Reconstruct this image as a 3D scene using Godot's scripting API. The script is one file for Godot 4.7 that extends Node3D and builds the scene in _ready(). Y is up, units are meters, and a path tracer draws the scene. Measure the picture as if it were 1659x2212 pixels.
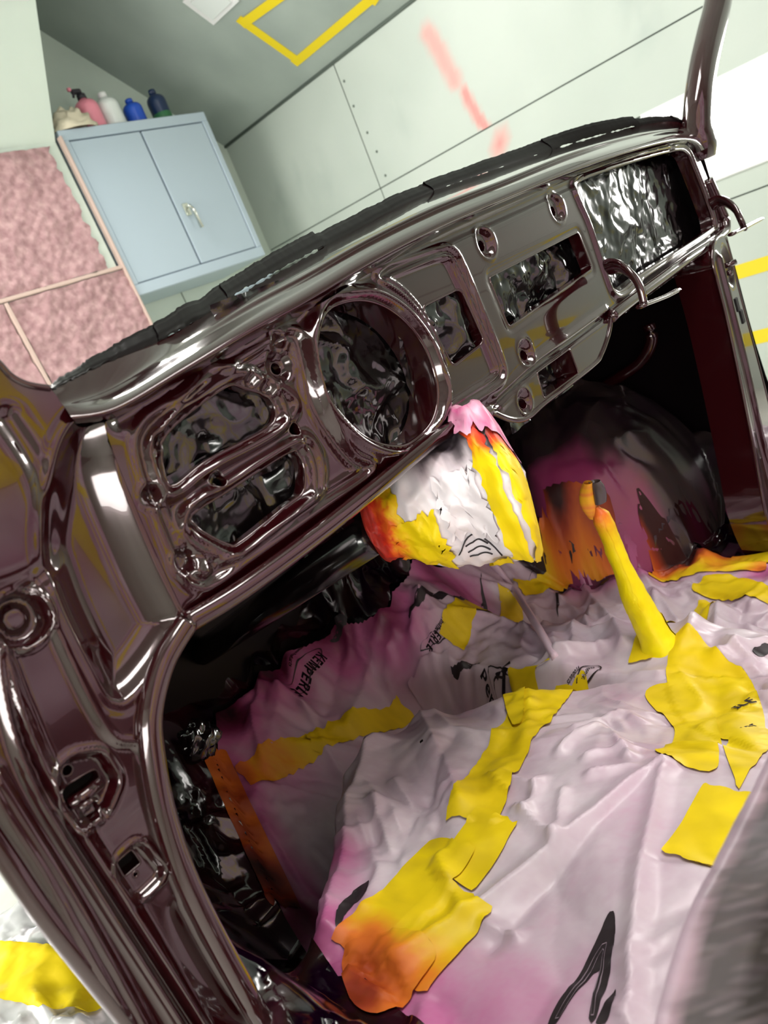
extends Node3D
# A car shell freshly painted in dark cherry, seen from its left door opening inside a spray booth.
# x runs to the car's right, y up, -z towards its nose; metres. The phone is held at (0, 1, 0).

const DASH_Z := -0.42
const WALL_X := 3.29
const WALL_Z := -3.5
const FILTER_Z := -3.1
var M := {}
var used := {}
var soft := FastNoiseLite.new()
var plain := FastNoiseLite.new()
var dice := PackedFloat32Array()
var cells := FastNoiseLite.new()
var small_cells := FastNoiseLite.new()
var rng := RandomNumberGenerator.new()

func _ready() -> void:
	camera_and_light()
	noises()
	materials()
	booth()
	car()
	masking()
	cabinet_and_bottles()

# ------------------------------------------------------------------ camera, light
func camera_and_light() -> void:
	var cam := Camera3D.new()
	cam.name = "camera"
	add_child(cam)
	cam.transform = Transform3D(Basis(Vector3(0.59491, -0.37996, 0.70832), Vector3(0.45807, 0.88438, 0.08968), Vector3(-0.6605, 0.2711, 0.70017)), Vector3(0, 1, 0))
	cam.fov = 69.645
	cam.near = 0.02
	var lens := CameraAttributesPhysical.new()
	lens.frustum_focal_length = 17.25
	lens.frustum_focus_distance = 0.75
	lens.exposure_aperture = 6.6
	cam.attributes = lens
	cam.fov = 69.645
	cam.current = true
	var we := WorldEnvironment.new()
	we.name = "surroundings"
	var e := Environment.new()
	e.background_mode = Environment.BG_COLOR
	e.background_color = Color(0, 0, 0)
	e.tonemap_mode = Environment.TONE_MAPPER_LINEAR
	e.tonemap_exposure = 1.0
	e.sdfgi_enabled = true
	e.ssao_enabled = true
	e.ssil_enabled = true
	we.environment = e
	add_child(we)

func noises() -> void:
	rng.seed = 7
	soft.noise_type = FastNoiseLite.TYPE_SIMPLEX_SMOOTH
	soft.seed = 3
	soft.frequency = 1.0
	soft.fractal_octaves = 3
	for c in [cells, small_cells]:
		c.noise_type = FastNoiseLite.TYPE_CELLULAR
		c.cellular_return_type = FastNoiseLite.RETURN_DISTANCE
		c.fractal_type = FastNoiseLite.FRACTAL_NONE
	cells.frequency = 8.0
	small_cells.frequency = 24.0
	small_cells.seed = 11
	plain.noise_type = FastNoiseLite.TYPE_SIMPLEX_SMOOTH
	plain.fractal_type = FastNoiseLite.FRACTAL_NONE
	plain.frequency = 1.0
	plain.seed = 5
	for i in 4096:
		dice.append(rng.randf() - 0.5)

# ------------------------------------------------------------------ materials
func mat(called: String, color: Color, rough := 0.6, metal := 0.0) -> StandardMaterial3D:
	var m := StandardMaterial3D.new()
	m.albedo_color = color
	m.roughness = rough
	m.metallic = metal
	M[called] = m
	return m

func grain(called: String, dark: Color, light: Color, freq: float, scale: float, rough: float) -> StandardMaterial3D:
	var t := NoiseTexture2D.new()
	t.width = 512
	t.height = 512
	t.seamless = true
	var f := FastNoiseLite.new()
	f.frequency = freq
	f.fractal_octaves = 5
	f.seed = called.length()
	t.noise = f
	var g := Gradient.new()
	g.set_color(0, dark)
	g.set_color(1, light)
	t.color_ramp = g
	var m := mat(called, Color.WHITE, rough)
	m.albedo_texture = t
	m.uv1_triplanar = true
	m.uv1_world_triplanar = true
	m.uv1_scale = Vector3.ONE * scale
	return m

func tinted(called: String, rough: float, spec := 0.5) -> StandardMaterial3D:
	var m := mat(called, Color.WHITE, rough)
	m.vertex_color_use_as_albedo = true
	m.metallic_specular = spec
	return m

func materials() -> void:
	var p := mat("paint", Color(0.19, 0.035, 0.055), 0.12, 0.35)
	p.metallic_specular = 0.85
	p.clearcoat_enabled = true
	p.clearcoat = 1.0
	p.clearcoat_roughness = 0.015
	var b := mat("plastic", Color(0.05, 0.035, 0.04), 0.16)
	b.metallic_specular = 0.7
	mat("flange", Color(0.06, 0.035, 0.045), 0.3).metallic_specular = 0.4
	mat("inner", Color(0.06, 0.035, 0.045), 0.32, 0.0).metallic_specular = 0.35  # stand-in for the body paint, under-dash shade put into its colour
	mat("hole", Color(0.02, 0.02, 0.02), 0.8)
	tinted("paper", 0.4)
	tinted("tape", 0.5, 0.4)
	tinted("wall", 0.5, 0.5)
	tinted("sheet_black", 0.14, 0.7)
	tinted("sheet_tint", 0.25, 0.6)
	mat("ink", Color(0.17, 0.14, 0.155), 0.45)
	mat("fold", Color(0.86, 0.76, 0.82), 0.45)
	mat("ink_line", Color(0.55, 0.48, 0.53), 0.45)
	var foil := mat("foil", Color(0.88, 0.87, 0.88), 0.3, 0.45)
	foil.metallic_specular = 0.6
	mat("yellow", Color(0.90, 0.80, 0.08), 0.5)
	mat("seam", Color(0.36, 0.4, 0.37), 0.8)
	grain("panel", Color(0.78, 0.83, 0.79), Color(0.86, 0.90, 0.86), 0.004, 0.6, 0.42)
	grain("ceiling", Color(0.55, 0.59, 0.57), Color(0.68, 0.72, 0.69), 0.006, 0.5, 0.38)
	grain("floor", Color(0.72, 0.72, 0.7), Color(0.8, 0.8, 0.77), 0.02, 0.8, 0.7)
	grain("filter", Color(0.58, 0.43, 0.45), Color(0.82, 0.68, 0.68), 0.03, 1.3, 0.95)
	mat("filter_frame", Color(0.8, 0.7, 0.66), 0.7)
	mat("cabinet", Color(0.70, 0.76, 0.81), 0.38)
	mat("white", Color(0.9, 0.9, 0.9), 0.45)
	mat("chrome", Color(0.85, 0.86, 0.82), 0.2, 0.9)
	mat("blue", Color(0.10, 0.30, 0.72), 0.3)
	mat("navy", Color(0.10, 0.17, 0.30), 0.3)
	mat("green", Color(0.18, 0.42, 0.26), 0.4)
	mat("pink", Color(0.90, 0.55, 0.62), 0.35)
	mat("clear_white", Color(0.86, 0.88, 0.87), 0.3)
	mat("cloth", Color(0.86, 0.82, 0.73), 0.9)
	mat("dark_cap", Color(0.15, 0.13, 0.16), 0.5)
	grain("board", Color(0.30, 0.30, 0.31), Color(0.58, 0.55, 0.57), 0.02, 5.0, 0.85)
	var lamp := mat("lamp", Color.WHITE, 0.5)
	lamp.emission_enabled = true
	lamp.emission = Color(1, 0.99, 0.97)
	lamp.emission_energy_multiplier = 2.0

# ------------------------------------------------------------------ small helpers
func V2(a: Array) -> PackedVector2Array:
	var r := PackedVector2Array()
	for i in range(0, a.size(), 2):
		r.append(Vector2(a[i], a[i + 1]))
	return r

func V3(a: Array) -> PackedVector3Array:
	var r := PackedVector3Array()
	for i in range(0, a.size(), 3):
		r.append(Vector3(a[i], a[i + 1], a[i + 2]))
	return r

func numbered(called: String) -> String:
	var k: int = used.get(called, 0)
	used[called] = k + 1
	return called if k == 0 else "%s_%03d" % [called, k]

func thing(called: String, label: String, category: String, group := "") -> Node3D:
	var o := Node3D.new()
	o.name = numbered(called)
	add_child(o)
	tag(o, label, category, group)
	return o

func tag(o: Node, label: String, category: String, group := "") -> void:
	o.set_meta("label", label)
	o.set_meta("category", category)
	if group:
		o.set_meta("group", group)

func put(mesh: Mesh, called: String, m: Material, parent: Node = null) -> MeshInstance3D:
	var o := MeshInstance3D.new()
	o.name = called if parent else numbered(called)
	o.mesh = mesh
	o.material_override = m
	(parent if parent else self).add_child(o, true)
	return o

func struct(mesh: Mesh, called: String, m: Material) -> MeshInstance3D:
	var o := put(mesh, called, m)
	o.set_meta("kind", "structure")
	return o

func chain(p: PackedVector2Array, step: float, closed := true) -> PackedVector2Array:
	# Catmull-Rom through the points, resampled about every step
	var r := PackedVector2Array()
	var n := p.size()
	for i in (n if closed else n - 1):
		var a := p[posmod(i - 1, n)] if closed else p[maxi(i - 1, 0)]
		var b := p[i]
		var c := p[posmod(i + 1, n)] if closed else p[mini(i + 1, n - 1)]
		var d := p[posmod(i + 2, n)] if closed else p[mini(i + 2, n - 1)]
		var k := maxi(1, int(ceil(b.distance_to(c) / step)))
		for j in k:
			r.append(b.cubic_interpolate(c, a, d, float(j) / k))
	if not closed:
		r.append(p[n - 1])
	return r

func rounded(p: PackedVector2Array, radius: float) -> PackedVector2Array:
	# straight sides, rounded corners
	var r := PackedVector2Array()
	var n := p.size()
	for i in n:
		var b := p[i]
		var u := (p[posmod(i - 1, n)] - b)
		var v := (p[(i + 1) % n] - b)
		var k := minf(radius, 0.45 * minf(u.length(), v.length()))
		var s := b + u.normalized() * k
		var t := b + v.normalized() * k
		for j in 6:
			var f := j / 5.0
			r.append(s.lerp(b, f).lerp(b.lerp(t, f), f))
	return r

func circle(at: Vector2, rx: float, ry := -1.0, turn := 0.0, n := 40) -> PackedVector2Array:
	var r := PackedVector2Array()
	for i in n:
		var a := TAU * i / n
		r.append(at + Vector2(cos(a) * rx, sin(a) * (rx if ry < 0 else ry)).rotated(turn))
	return r

# A surface given as heights over a grid, cut to an outline, with holes, embossings and beads.
class Field:
	var a0: float
	var b0: float
	var c: float
	var na: int
	var nb: int
	var h := PackedFloat32Array()
	var pa := PackedFloat32Array()
	var pb := PackedFloat32Array()
	var dead := PackedByteArray()
	var win := []

	func _init(lo: Vector2, hi: Vector2, cell: float) -> void:
		a0 = lo.x
		b0 = lo.y
		c = cell
		na = int(ceil((hi.x - lo.x) / cell)) + 1
		nb = int(ceil((hi.y - lo.y) / cell)) + 1
		h.resize(na * nb)
		pa.resize(na * nb)
		pb.resize(na * nb)
		dead.resize(na * nb)
		for j in nb:
			for i in na:
				pa[j * na + i] = a0 + i * c
				pb[j * na + i] = b0 + j * c

	func band(p: PackedVector2Array, margin: float, closed: bool) -> Array:
		# distances to the outline near it: [i0, j0, ni, nj, distances, nearest a, nearest b]
		var lo := p[0]
		var hi := p[0]
		for q in p:
			lo = lo.min(q)
			hi = hi.max(q)
		var i0 := clampi(int(floor((lo.x - margin - a0) / c)), 0, na - 1)
		var i1 := clampi(int(ceil((hi.x + margin - a0) / c)), 0, na - 1)
		var j0 := clampi(int(floor((lo.y - margin - b0) / c)), 0, nb - 1)
		var j1 := clampi(int(ceil((hi.y + margin - b0) / c)), 0, nb - 1)
		var ni := i1 - i0 + 1
		var nj := j1 - j0 + 1
		var dist := PackedFloat32Array()
		var qa := PackedFloat32Array()
		var qb := PackedFloat32Array()
		dist.resize(ni * nj)
		qa.resize(ni * nj)
		qb.resize(ni * nj)
		dist.fill(1e6)
		var n := p.size()
		for s in (n if closed else n - 1):
			var u := p[s]
			var v := p[(s + 1) % n]
			var d := v - u
			var l2 := maxf(d.length_squared(), 1e-12)
			var x0 := maxi(i0, int(floor((minf(u.x, v.x) - margin - a0) / c)))
			var x1 := mini(i1, int(ceil((maxf(u.x, v.x) + margin - a0) / c)))
			var y0 := maxi(j0, int(floor((minf(u.y, v.y) - margin - b0) / c)))
			var y1 := mini(j1, int(ceil((maxf(u.y, v.y) + margin - b0) / c)))
			for j in range(y0, y1 + 1):
				for i in range(x0, x1 + 1):
					var q := Vector2(a0 + i * c, b0 + j * c)
					var near := u + d * clampf((q - u).dot(d) / l2, 0, 1)
					var l := q.distance_to(near)
					var k := (j - j0) * ni + i - i0
					if l < dist[k]:
						dist[k] = l
						qa[k] = near.x
						qb[k] = near.y
		return [i0, j0, ni, nj, dist, qa, qb]

	func emboss(p: PackedVector2Array, depth: float, w: float, bead := 0.0, bw := 0.003, off := 0.0) -> void:
		var margin := maxf(w, 3.0 * bw + absf(off)) + c
		var r := band(p, margin, true)
		for j in r[3]:
			for i in r[2]:
				var d: float = r[4][j * r[2] + i]
				var k: int = (j + r[1]) * na + i + r[0]
				var inside := Geometry2D.is_point_in_polygon(Vector2(a0 + (i + r[0]) * c, b0 + (j + r[1]) * c), p)
				if inside:
					d = -d
				h[k] -= depth * (1.0 - smoothstep(-w, w, d)) if depth != 0.0 else 0.0
				if bead != 0.0 and absf(d) < margin:
					h[k] += bead * exp(-pow((d - off) / bw, 2))

	func ridge(p: PackedVector2Array, amp: float, w: float) -> void:
		var r := band(p, 3.0 * w, false)
		for j in r[3]:
			for i in r[2]:
				var d: float = r[4][j * r[2] + i]
				if d < 3.0 * w:
					h[(j + r[1]) * na + i + r[0]] += amp * exp(-pow(d / w, 2))

	func crease(p: PackedVector2Array, amp: float, w: float) -> void:
		# a sharp-backed fold
		var r := band(p, w, false)
		for j in r[3]:
			for i in r[2]:
				var d: float = r[4][j * r[2] + i]
				if d < w:
					h[(j + r[1]) * na + i + r[0]] += amp * pow(1.0 - d / w, 1.6)

	func cut(p: PackedVector2Array, keep_inside: bool) -> void:
		var r := band(p, 1.5 * c, true)
		if keep_inside:
			for j in nb:
				for i in na:
					if i < r[0] or j < r[1] or i >= r[0] + r[2] or j >= r[1] + r[3]:
						dead[j * na + i] = 1
		for j in r[3]:
			for i in r[2]:
				var w: int = j * r[2] + i
				var k: int = (j + r[1]) * na + i + r[0]
				if r[4][w] < 0.55 * c:
					pa[k] = r[5][w]
					pb[k] = r[6][w]
				elif Geometry2D.is_point_in_polygon(Vector2(a0 + (i + r[0]) * c, b0 + (j + r[1]) * c), p) != keep_inside:
					dead[k] = 1

	func at(a: float, b: float) -> float:
		var x := clampf((a - a0) / c, 0, na - 1.001)
		var y := clampf((b - b0) / c, 0, nb - 1.001)
		var i := int(x)
		var j := int(y)
		var k := j * na + i
		return lerpf(lerpf(h[k], h[k + 1], x - i), lerpf(h[k + na], h[k + na + 1], x - i), y - j)

	func mesh(upright: bool, base: float, tint = null) -> ArrayMesh:
		var verts := PackedVector3Array()
		var norms := PackedVector3Array()
		var cols := PackedColorArray()
		var idx := PackedInt32Array()
		var id := PackedInt32Array()
		id.resize(na * nb)
		for j in nb:
			for i in na:
				var k := j * na + i
				if dead[k]:
					id[k] = -1
					continue
				id[k] = verts.size()
				var il := k - 1 if i > 0 else k
				var ir := k + 1 if i < na - 1 else k
				var jl := k - na if j > 0 else k
				var jr := k + na if j < nb - 1 else k
				var ga := (h[ir] - h[il]) / (c * maxi(1, ir - il))
				var gb := (h[jr] - h[jl]) / (c * maxf(1, (jr - jl) / na))
				if upright:
					verts.append(Vector3(pa[k], pb[k], base + h[k]))
					norms.append(Vector3(-ga, -gb, 1).normalized())
				else:
					verts.append(Vector3(pa[k], base + h[k], pb[k]))
					norms.append(Vector3(-ga, 1, -gb).normalized())
				if tint != null:
					cols.append(tint.call(pa[k], pb[k]))
		for j in nb - 1:
			for i in na - 1:
				var k := j * na + i
				var q := PackedInt32Array([id[k], id[k + 1], id[k + na + 1], id[k + na]])
				var live := PackedInt32Array()
				for v in q:
					if v >= 0:
						live.append(v)
				if live.size() == 4:
					if upright:
						idx.append_array([q[0], q[3], q[2], q[0], q[2], q[1]])
					else:
						idx.append_array([q[0], q[1], q[2], q[0], q[2], q[3]])
				elif live.size() == 3:
					if upright:
						idx.append_array([live[0], live[2], live[1]])
					else:
						idx.append_array([live[0], live[1], live[2]])
		var a := []
		a.resize(Mesh.ARRAY_MAX)
		a[Mesh.ARRAY_VERTEX] = verts
		a[Mesh.ARRAY_NORMAL] = norms
		if cols.size():
			a[Mesh.ARRAY_COLOR] = cols
		a[Mesh.ARRAY_INDEX] = idx
		var m := ArrayMesh.new()
		m.add_surface_from_arrays(Mesh.PRIMITIVE_TRIANGLES, a)
		return m

func bounds(p: PackedVector2Array) -> Rect2:
	var r := Rect2(p[0], Vector2.ZERO)
	for q in p:
		r = r.expand(q)
	return r

func from_grid(pts: PackedVector3Array, nu: int, nv: int, closed_u := false, cols := PackedColorArray(), into: ArrayMesh = null) -> ArrayMesh:
	# nv rows of nu points; smooth normals
	var st := SurfaceTool.new()
	st.begin(Mesh.PRIMITIVE_TRIANGLES)
	st.set_smooth_group(0)
	for i in pts.size():
		if cols.size():
			st.set_color(cols[i])
		st.add_vertex(pts[i])
	for j in nv - 1:
		for i in (nu if closed_u else nu - 1):
			var a := j * nu + i
			var b := j * nu + (i + 1) % nu
			for k in [a, b, b + nu, a, b + nu, a + nu]:
				st.add_index(k)
	st.generate_normals()
	return st.commit(into)

func tube(path: PackedVector3Array, radii, sides := 8, closed := false, into: ArrayMesh = null, flat := 1.0, up := Vector3.UP) -> ArrayMesh:
	var pts := PackedVector3Array()
	var n := path.size()
	var rows := n + 1 if closed else n
	for r in rows:
		var i := r % n
		var t := (path[posmod(i + 1, n)] - path[posmod(i - 1, n)]) if closed else (path[mini(i + 1, n - 1)] - path[maxi(i - 1, 0)])
		t = t.normalized()
		var s := t.cross(up).normalized()
		if s.length() < 0.5:
			s = t.cross(Vector3.RIGHT).normalized()
		var w := s.cross(t)
		var rad: float = radii if radii is float else radii[i]
		for k in sides:
			var a := TAU * k / sides
			pts.append(path[i] + s * cos(a) * rad + w * sin(a) * rad * flat)
	if not closed:
		for k in sides:
			pts.append(path[n - 1])
		var front := PackedVector3Array()
		for k in sides:
			front.append(path[0])
		front.append_array(pts)
		pts = front
		rows += 2
	return from_grid(pts, sides, rows, true, PackedColorArray(), into)

func spline(p: PackedVector3Array, n: int) -> PackedVector3Array:
	var r := PackedVector3Array()
	for k in n:
		var x := float(k) / (n - 1) * (p.size() - 1)
		var i := mini(int(x), p.size() - 2)
		r.append(p[i].cubic_interpolate(p[i + 1], p[maxi(i - 1, 0)], p[mini(i + 2, p.size() - 1)], x - i))
	return r

func loft(rows: Array, nu: int, nv: int) -> ArrayMesh:
	var fine := []
	for r in rows:
		fine.append(spline(r, nu))
	var pts := PackedVector3Array()
	pts.resize(nu * nv)
	for i in nu:
		var col := PackedVector3Array()
		for r in fine:
			col.append(r[i])
		var s := spline(col, nv)
		for j in nv:
			pts[j * nu + i] = s[j]
	return from_grid(pts, nu, nv)

func box(size: Vector3, ch := 0.004, at := Vector3.ZERO, basis := Basis(), into: ArrayMesh = null) -> ArrayMesh:
	# chamfered box, flat faces
	var st := SurfaceTool.new()
	st.begin(Mesh.PRIMITIVE_TRIANGLES)
	st.set_smooth_group(-1)
	var s := size * 0.5
	ch = minf(ch, minf(s.x, minf(s.y, s.z)) * 0.9)
	var i := s - Vector3.ONE * ch
	var faces := []
	for ax in 3:
		var u := (ax + 1) % 3
		var v := (ax + 2) % 3
		for sg in [-1.0, 1.0]:
			var f := []
			for q in [[-1, -1], [1, -1], [1, 1], [-1, 1]]:
				var p := Vector3()
				p[ax] = s[ax] * sg
				p[u] = i[u] * q[0]
				p[v] = i[v] * q[1]
				f.append(p)
			faces.append(f)
		for s1 in [-1.0, 1.0]:
			for s2 in [-1.0, 1.0]:
				var f := []
				for q in [[0, -1], [0, 1], [1, 1], [1, -1]]:
					var p := Vector3()
					p[ax] = i[ax] * q[1]
					p[u] = (s[u] if q[0] == 0 else i[u]) * s1
					p[v] = (i[v] if q[0] == 0 else s[v]) * s2
					f.append(p)
				faces.append(f)
	for sx in [-1.0, 1.0]:
		for sy in [-1.0, 1.0]:
			for sz in [-1.0, 1.0]:
				faces.append([Vector3(s.x * sx, i.y * sy, i.z * sz), Vector3(i.x * sx, s.y * sy, i.z * sz), Vector3(i.x * sx, i.y * sy, s.z * sz)])
	for f in faces:
		var mid := Vector3()
		for p in f:
			mid += p
		var nrm: Vector3 = (f[1] - f[0]).cross(f[2] - f[0])
		var order: Array = f.duplicate()
		if nrm.dot(mid) > 0:
			order.reverse()
		for k in range(1, order.size() - 1):
			for p in [order[0], order[k], order[k + 1]]:
				st.add_vertex(at + basis * p)
	st.generate_normals()
	return st.commit(into)

func lathe(profile: PackedVector2Array, sides := 20) -> ArrayMesh:
	var pts := PackedVector3Array()
	for p in profile:
		for k in sides:
			var a := TAU * k / sides
			pts.append(Vector3(cos(a) * p.x, p.y, sin(a) * p.x))
	return from_grid(pts, sides, profile.size(), true)

func slab(p: PackedVector2Array, depth: float, frame: Transform3D, into: ArrayMesh = null) -> ArrayMesh:
	# an outline in the frame's x-y plane, given thickness backwards along its z
	var st := SurfaceTool.new()
	st.begin(Mesh.PRIMITIVE_TRIANGLES)
	st.set_smooth_group(-1)
	var t := Geometry2D.triangulate_polygon(p)
	for k in range(0, t.size(), 3):
		var a := p[t[k]]
		var b := p[t[k + 1]]
		var d := p[t[k + 2]]
		if (b - a).cross(d - a) > 0:
			var s := b
			b = d
			d = s
		for q in [a, b, d]:
			st.add_vertex(frame * Vector3(q.x, q.y, 0))
		for q in [a, d, b]:
			st.add_vertex(frame * Vector3(q.x, q.y, -depth))
	var turn := 1.0 if Geometry2D.is_polygon_clockwise(p) else -1.0
	for k in p.size():
		var a := p[k]
		var b := p[(k + 1) % p.size()]
		var quad := [Vector3(a.x, a.y, 0), Vector3(a.x, a.y, -depth), Vector3(b.x, b.y, -depth), Vector3(a.x, a.y, 0), Vector3(b.x, b.y, -depth), Vector3(b.x, b.y, 0)]
		if turn < 0:
			quad.reverse()
		for q in quad:
			st.add_vertex(frame * q)
	st.generate_normals()
	return st.commit(into)

func lin(c: Color) -> Color:
	return c.srgb_to_linear()

func rgb(r: float, g: float, b: float) -> Color:
	return Color(r / 255.0, g / 255.0, b / 255.0).srgb_to_linear()

# ------------------------------------------------------------------ the booth
func booth() -> void:
	var f := struct(box(Vector3(5.2, 0.1, 8.7), 0.0, Vector3(0.79, -0.05, 0.72)), "floor", M.floor)
	f.set_meta("label", "pale grey booth floor")
	wall_right()
	struct(box(Vector3(0.1, 2.12, 8.7), 0.0, Vector3(-1.76, 1.04, 0.72)), "wall_left", M.panel)
	struct(box(Vector3(5.2, 3.3, 0.1), 0.0, Vector3(0.79, 1.6, 5.05)), "wall_rear", M.panel)
	var back := struct(box(Vector3(5.2, 3.3, 0.1), 0.0, Vector3(0.79, 1.6, WALL_Z - 0.05)), "wall_back", M.panel)
	back.set_meta("label", "grey-white sheet metal wall behind the cabinet")
	put(box(Vector3(0.004, 1.3, 0.004), 0.001, Vector3(2.55, 1.0, WALL_Z + 0.002)), "panel_joint", M.seam, back)
	var fw := struct(box(Vector3(3.75, 3.1, 0.38), 0.0, Vector3(0.12, 1.55, FILTER_Z - 0.19)), "wall_filters", M.panel)
	fw.set_meta("label", "wall that carries the pink exhaust filters")
	struct(box(Vector3(2.7, 0.08, 8.7), 0.0, Vector3(0.79, 3.12, 0.72)), "ceiling", M.ceiling)
	slopes()
	filters()
	lamps()

func wall_right() -> void:
	var w := struct(box(Vector3(0.1, 2.12, 8.7), 0.0, Vector3(WALL_X + 0.056, 1.04, 0.72)), "wall_right", M.seam)
	w.set_meta("label", "pale green-grey sheet metal booth wall with a red paint streak")
	var streak := [[V2([-1.9819, 1.9338, -1.9641, 1.8558, -1.9462, 1.7774, -1.9326, 1.7008]), 0.045, 0.6], [V2([-1.907, 1.6383, -1.8933, 1.567, -1.8713, 1.4958, -1.8479, 1.4279, -1.8185, 1.3429]), 0.028, 0.85]]
	var smudges := V2([-1.085, 1.5137, -1.1084, 1.559, -2.2817, 1.7171, -3.0341, 1.6829, -3.2536, 1.7042, -2.8722, 1.6557, -3.2893, 1.5552])
	var tint := func(z: float, y: float) -> Color:
		var c := rgb(190, 198, 190)
		var n := soft.get_noise_2d(z * 1.3, y * 1.3)
		c = c.lerp(rgb(172, 182, 174), clampf(0.4 + n, 0, 1) * 0.5)
		for s in smudges:
			var d := Vector2((z - s.x) * 1.8, y - s.y).length()
			c = c.lerp(rgb(150, 164, 158), 0.3 * exp(-pow(d / 0.12, 2)) * (0.6 + soft.get_noise_2d(z * 9, y * 5)))
		for s in streak:
			var d := 9.0
			var line: PackedVector2Array = s[0]
			for i in line.size() - 1:
				d = minf(d, Vector2(z, y).distance_to(Geometry2D.get_closest_point_to_segment(Vector2(z, y), line[i], line[i + 1])))
			d += 0.012 * soft.get_noise_2d(z * 14, y * 14)
			c = c.lerp(rgb(226, 130, 126), s[2] * (1.0 - smoothstep(s[1] * 0.25, s[1] * 1.4, d)))
		return c
	var rows := [[0.0, 0.782], [0.788, 0.872], [0.878, 1.208], [1.214, 1.455], [1.461, 2.075]]
	var columns := [[-3.5, -2.545], [-2.54, 0.0], [0.005, 2.5], [2.505, 5.0]]
	for r in rows:
		for k in columns:
			var lo := Vector2(k[0], r[0])
			var hi := Vector2(k[1], r[1])
			if r[0] == 0.878:
				if k[0] == -2.54:
					hi.x = -1.19
				elif k[0] == 0.005:
					lo.x = 0.43
			var near: bool = r[0] > 1.4 and k[0] < -0.1
			var g := Field.new(lo, hi, 0.018 if near else 0.08)
			for v in g.pa.size():
				g.pa[v] = minf(g.pa[v], hi.x)
				g.pb[v] = minf(g.pb[v], hi.y)
			var p := put(g.mesh(true, 0.0, tint), "panel", M.wall, w)
			p.transform = Transform3D(Basis(Vector3.UP, -PI / 2), Vector3(WALL_X, 0, 0))
	# screw heads down the panel joint
	for y in [1.5, 1.62, 1.72, 1.86, 1.98]:
		var s := put(lathe(V2([0.0, 0.004, 0.005, 0.003, 0.007, 0.0]), 8), "screw", M.seam, w)
		s.transform = Transform3D(Basis(Vector3.BACK, PI / 2), Vector3(WALL_X - 0.001, y, -2.50 + 0.02 * sin(y * 9)))
	for y in [0.504, 0.222]:
		var t := put(slab(V2([-3.0, y - 0.03, 3.0, y - 0.03, 3.0, y + 0.025, -3.0, y + 0.028]), 0.002, Transform3D(Basis(Vector3.UP, -PI / 2), Vector3(WALL_X - 0.002, 0, 0))), "tape_strip", M.yellow)
		tag(t, "long yellow tape line on the booth wall, the %s one" % ("upper" if y > 0.4 else "lower"), "tape", "tape lines on the booth wall")

func slope_frame(lift := 0.0) -> Transform3D:
	# the sloped panel above the right wall: x up the slope, y along the booth
	var n := Vector3(0.6247, 0.7809, 0)
	return Transform3D(Basis(Vector3(-0.7809, 0.6247, 0), Vector3(0, 0, 1), n), Vector3(WALL_X, 2.08, 0) - n * lift)

func slopes() -> void:
	var s := struct(box(Vector3(1.66, 8.7, 0.08), 0.0, Vector3(0.8, 0.72, 0.04)), "ceiling_slope_right", M.ceiling)
	s.transform = slope_frame()
	s.set_meta("label", "sloping grey ceiling panel above the streaked wall")
	put(tube(PackedVector3Array([Vector3(WALL_X - 0.004, 2.078, -3.5), Vector3(WALL_X - 0.004, 2.078, 5.0)]), 0.008, 6), "panel_joint", M.seam, s).transform = slope_frame().affine_inverse()
	var l := struct(box(Vector3(1.66, 8.7, 0.08), 0.0, Vector3(0.8, 0.72, 0.04)), "ceiling_slope_left", M.ceiling)
	l.transform = Transform3D(Basis(Vector3(0.7809, 0.6247, 0), Vector3(0, 0, 1), Vector3(-0.6247, 0.7809, 0)), Vector3(-1.71, 2.08, 0))
	var u := Vector3(0, 0.845, 0.66).normalized()
	var b := struct(box(Vector3(3.70, 1.3, 0.05), 0.0, Vector3(0, 0.63, -0.025)), "ceiling_slope_back", M.panel)
	b.transform = Transform3D(Basis(Vector3.RIGHT, u, Vector3.RIGHT.cross(u)), Vector3(0.145, 2.094, FILTER_Z))
	b.set_meta("label", "bright sloping panel above the pink filters")
	# square masked off with yellow tape, and a white fixture beside it
	var sq := V2([0.4323, -2.6861, 0.1251, -2.6662, 0.1272, -2.1352, 0.3784, -2.2006])
	var names_ := ["yellow tape edge of the masked ceiling square, on its short far side", "yellow tape edge of the masked ceiling square, along the wall", "yellow tape edge of the masked ceiling square, on its short near side", "yellow tape edge of the masked ceiling square, highest up the slope"]
	for k in 4:
		var a := sq[k]
		var c := sq[(k + 1) % 4]
		var d := (c - a).normalized()
		var q := Vector2(-d.y, d.x) * 0.022
		a -= d * 0.03
		c += d * 0.02
		var t := put(slab(PackedVector2Array([a - q, c - q, c + q, a + q]), 0.002, slope_frame(0.001 + 0.001 * k)), "tape_strip", M.yellow)
		tag(t, names_[k], "tape", "tape round the ceiling square")
	var fx := V2([0.6882, -2.8025, 0.5239, -2.8012, 0.5186, -2.5978, 0.6865, -2.5897])
	var o := thing("ceiling_fixture", "white framed fixture on the sloping ceiling beside the taped square", "ceiling fixture")
	put(slab(fx, 0.012, slope_frame(0.0)), "frame", M.white, o)
	var mid := (fx[0] + fx[1] + fx[2] + fx[3]) / 4.0
	var inner := PackedVector2Array()
	for q in fx:
		inner.append(mid + (q - mid) * 0.72)
	put(slab(inner, 0.008, slope_frame(0.012)), "lens", M.clear_white, o)

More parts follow.
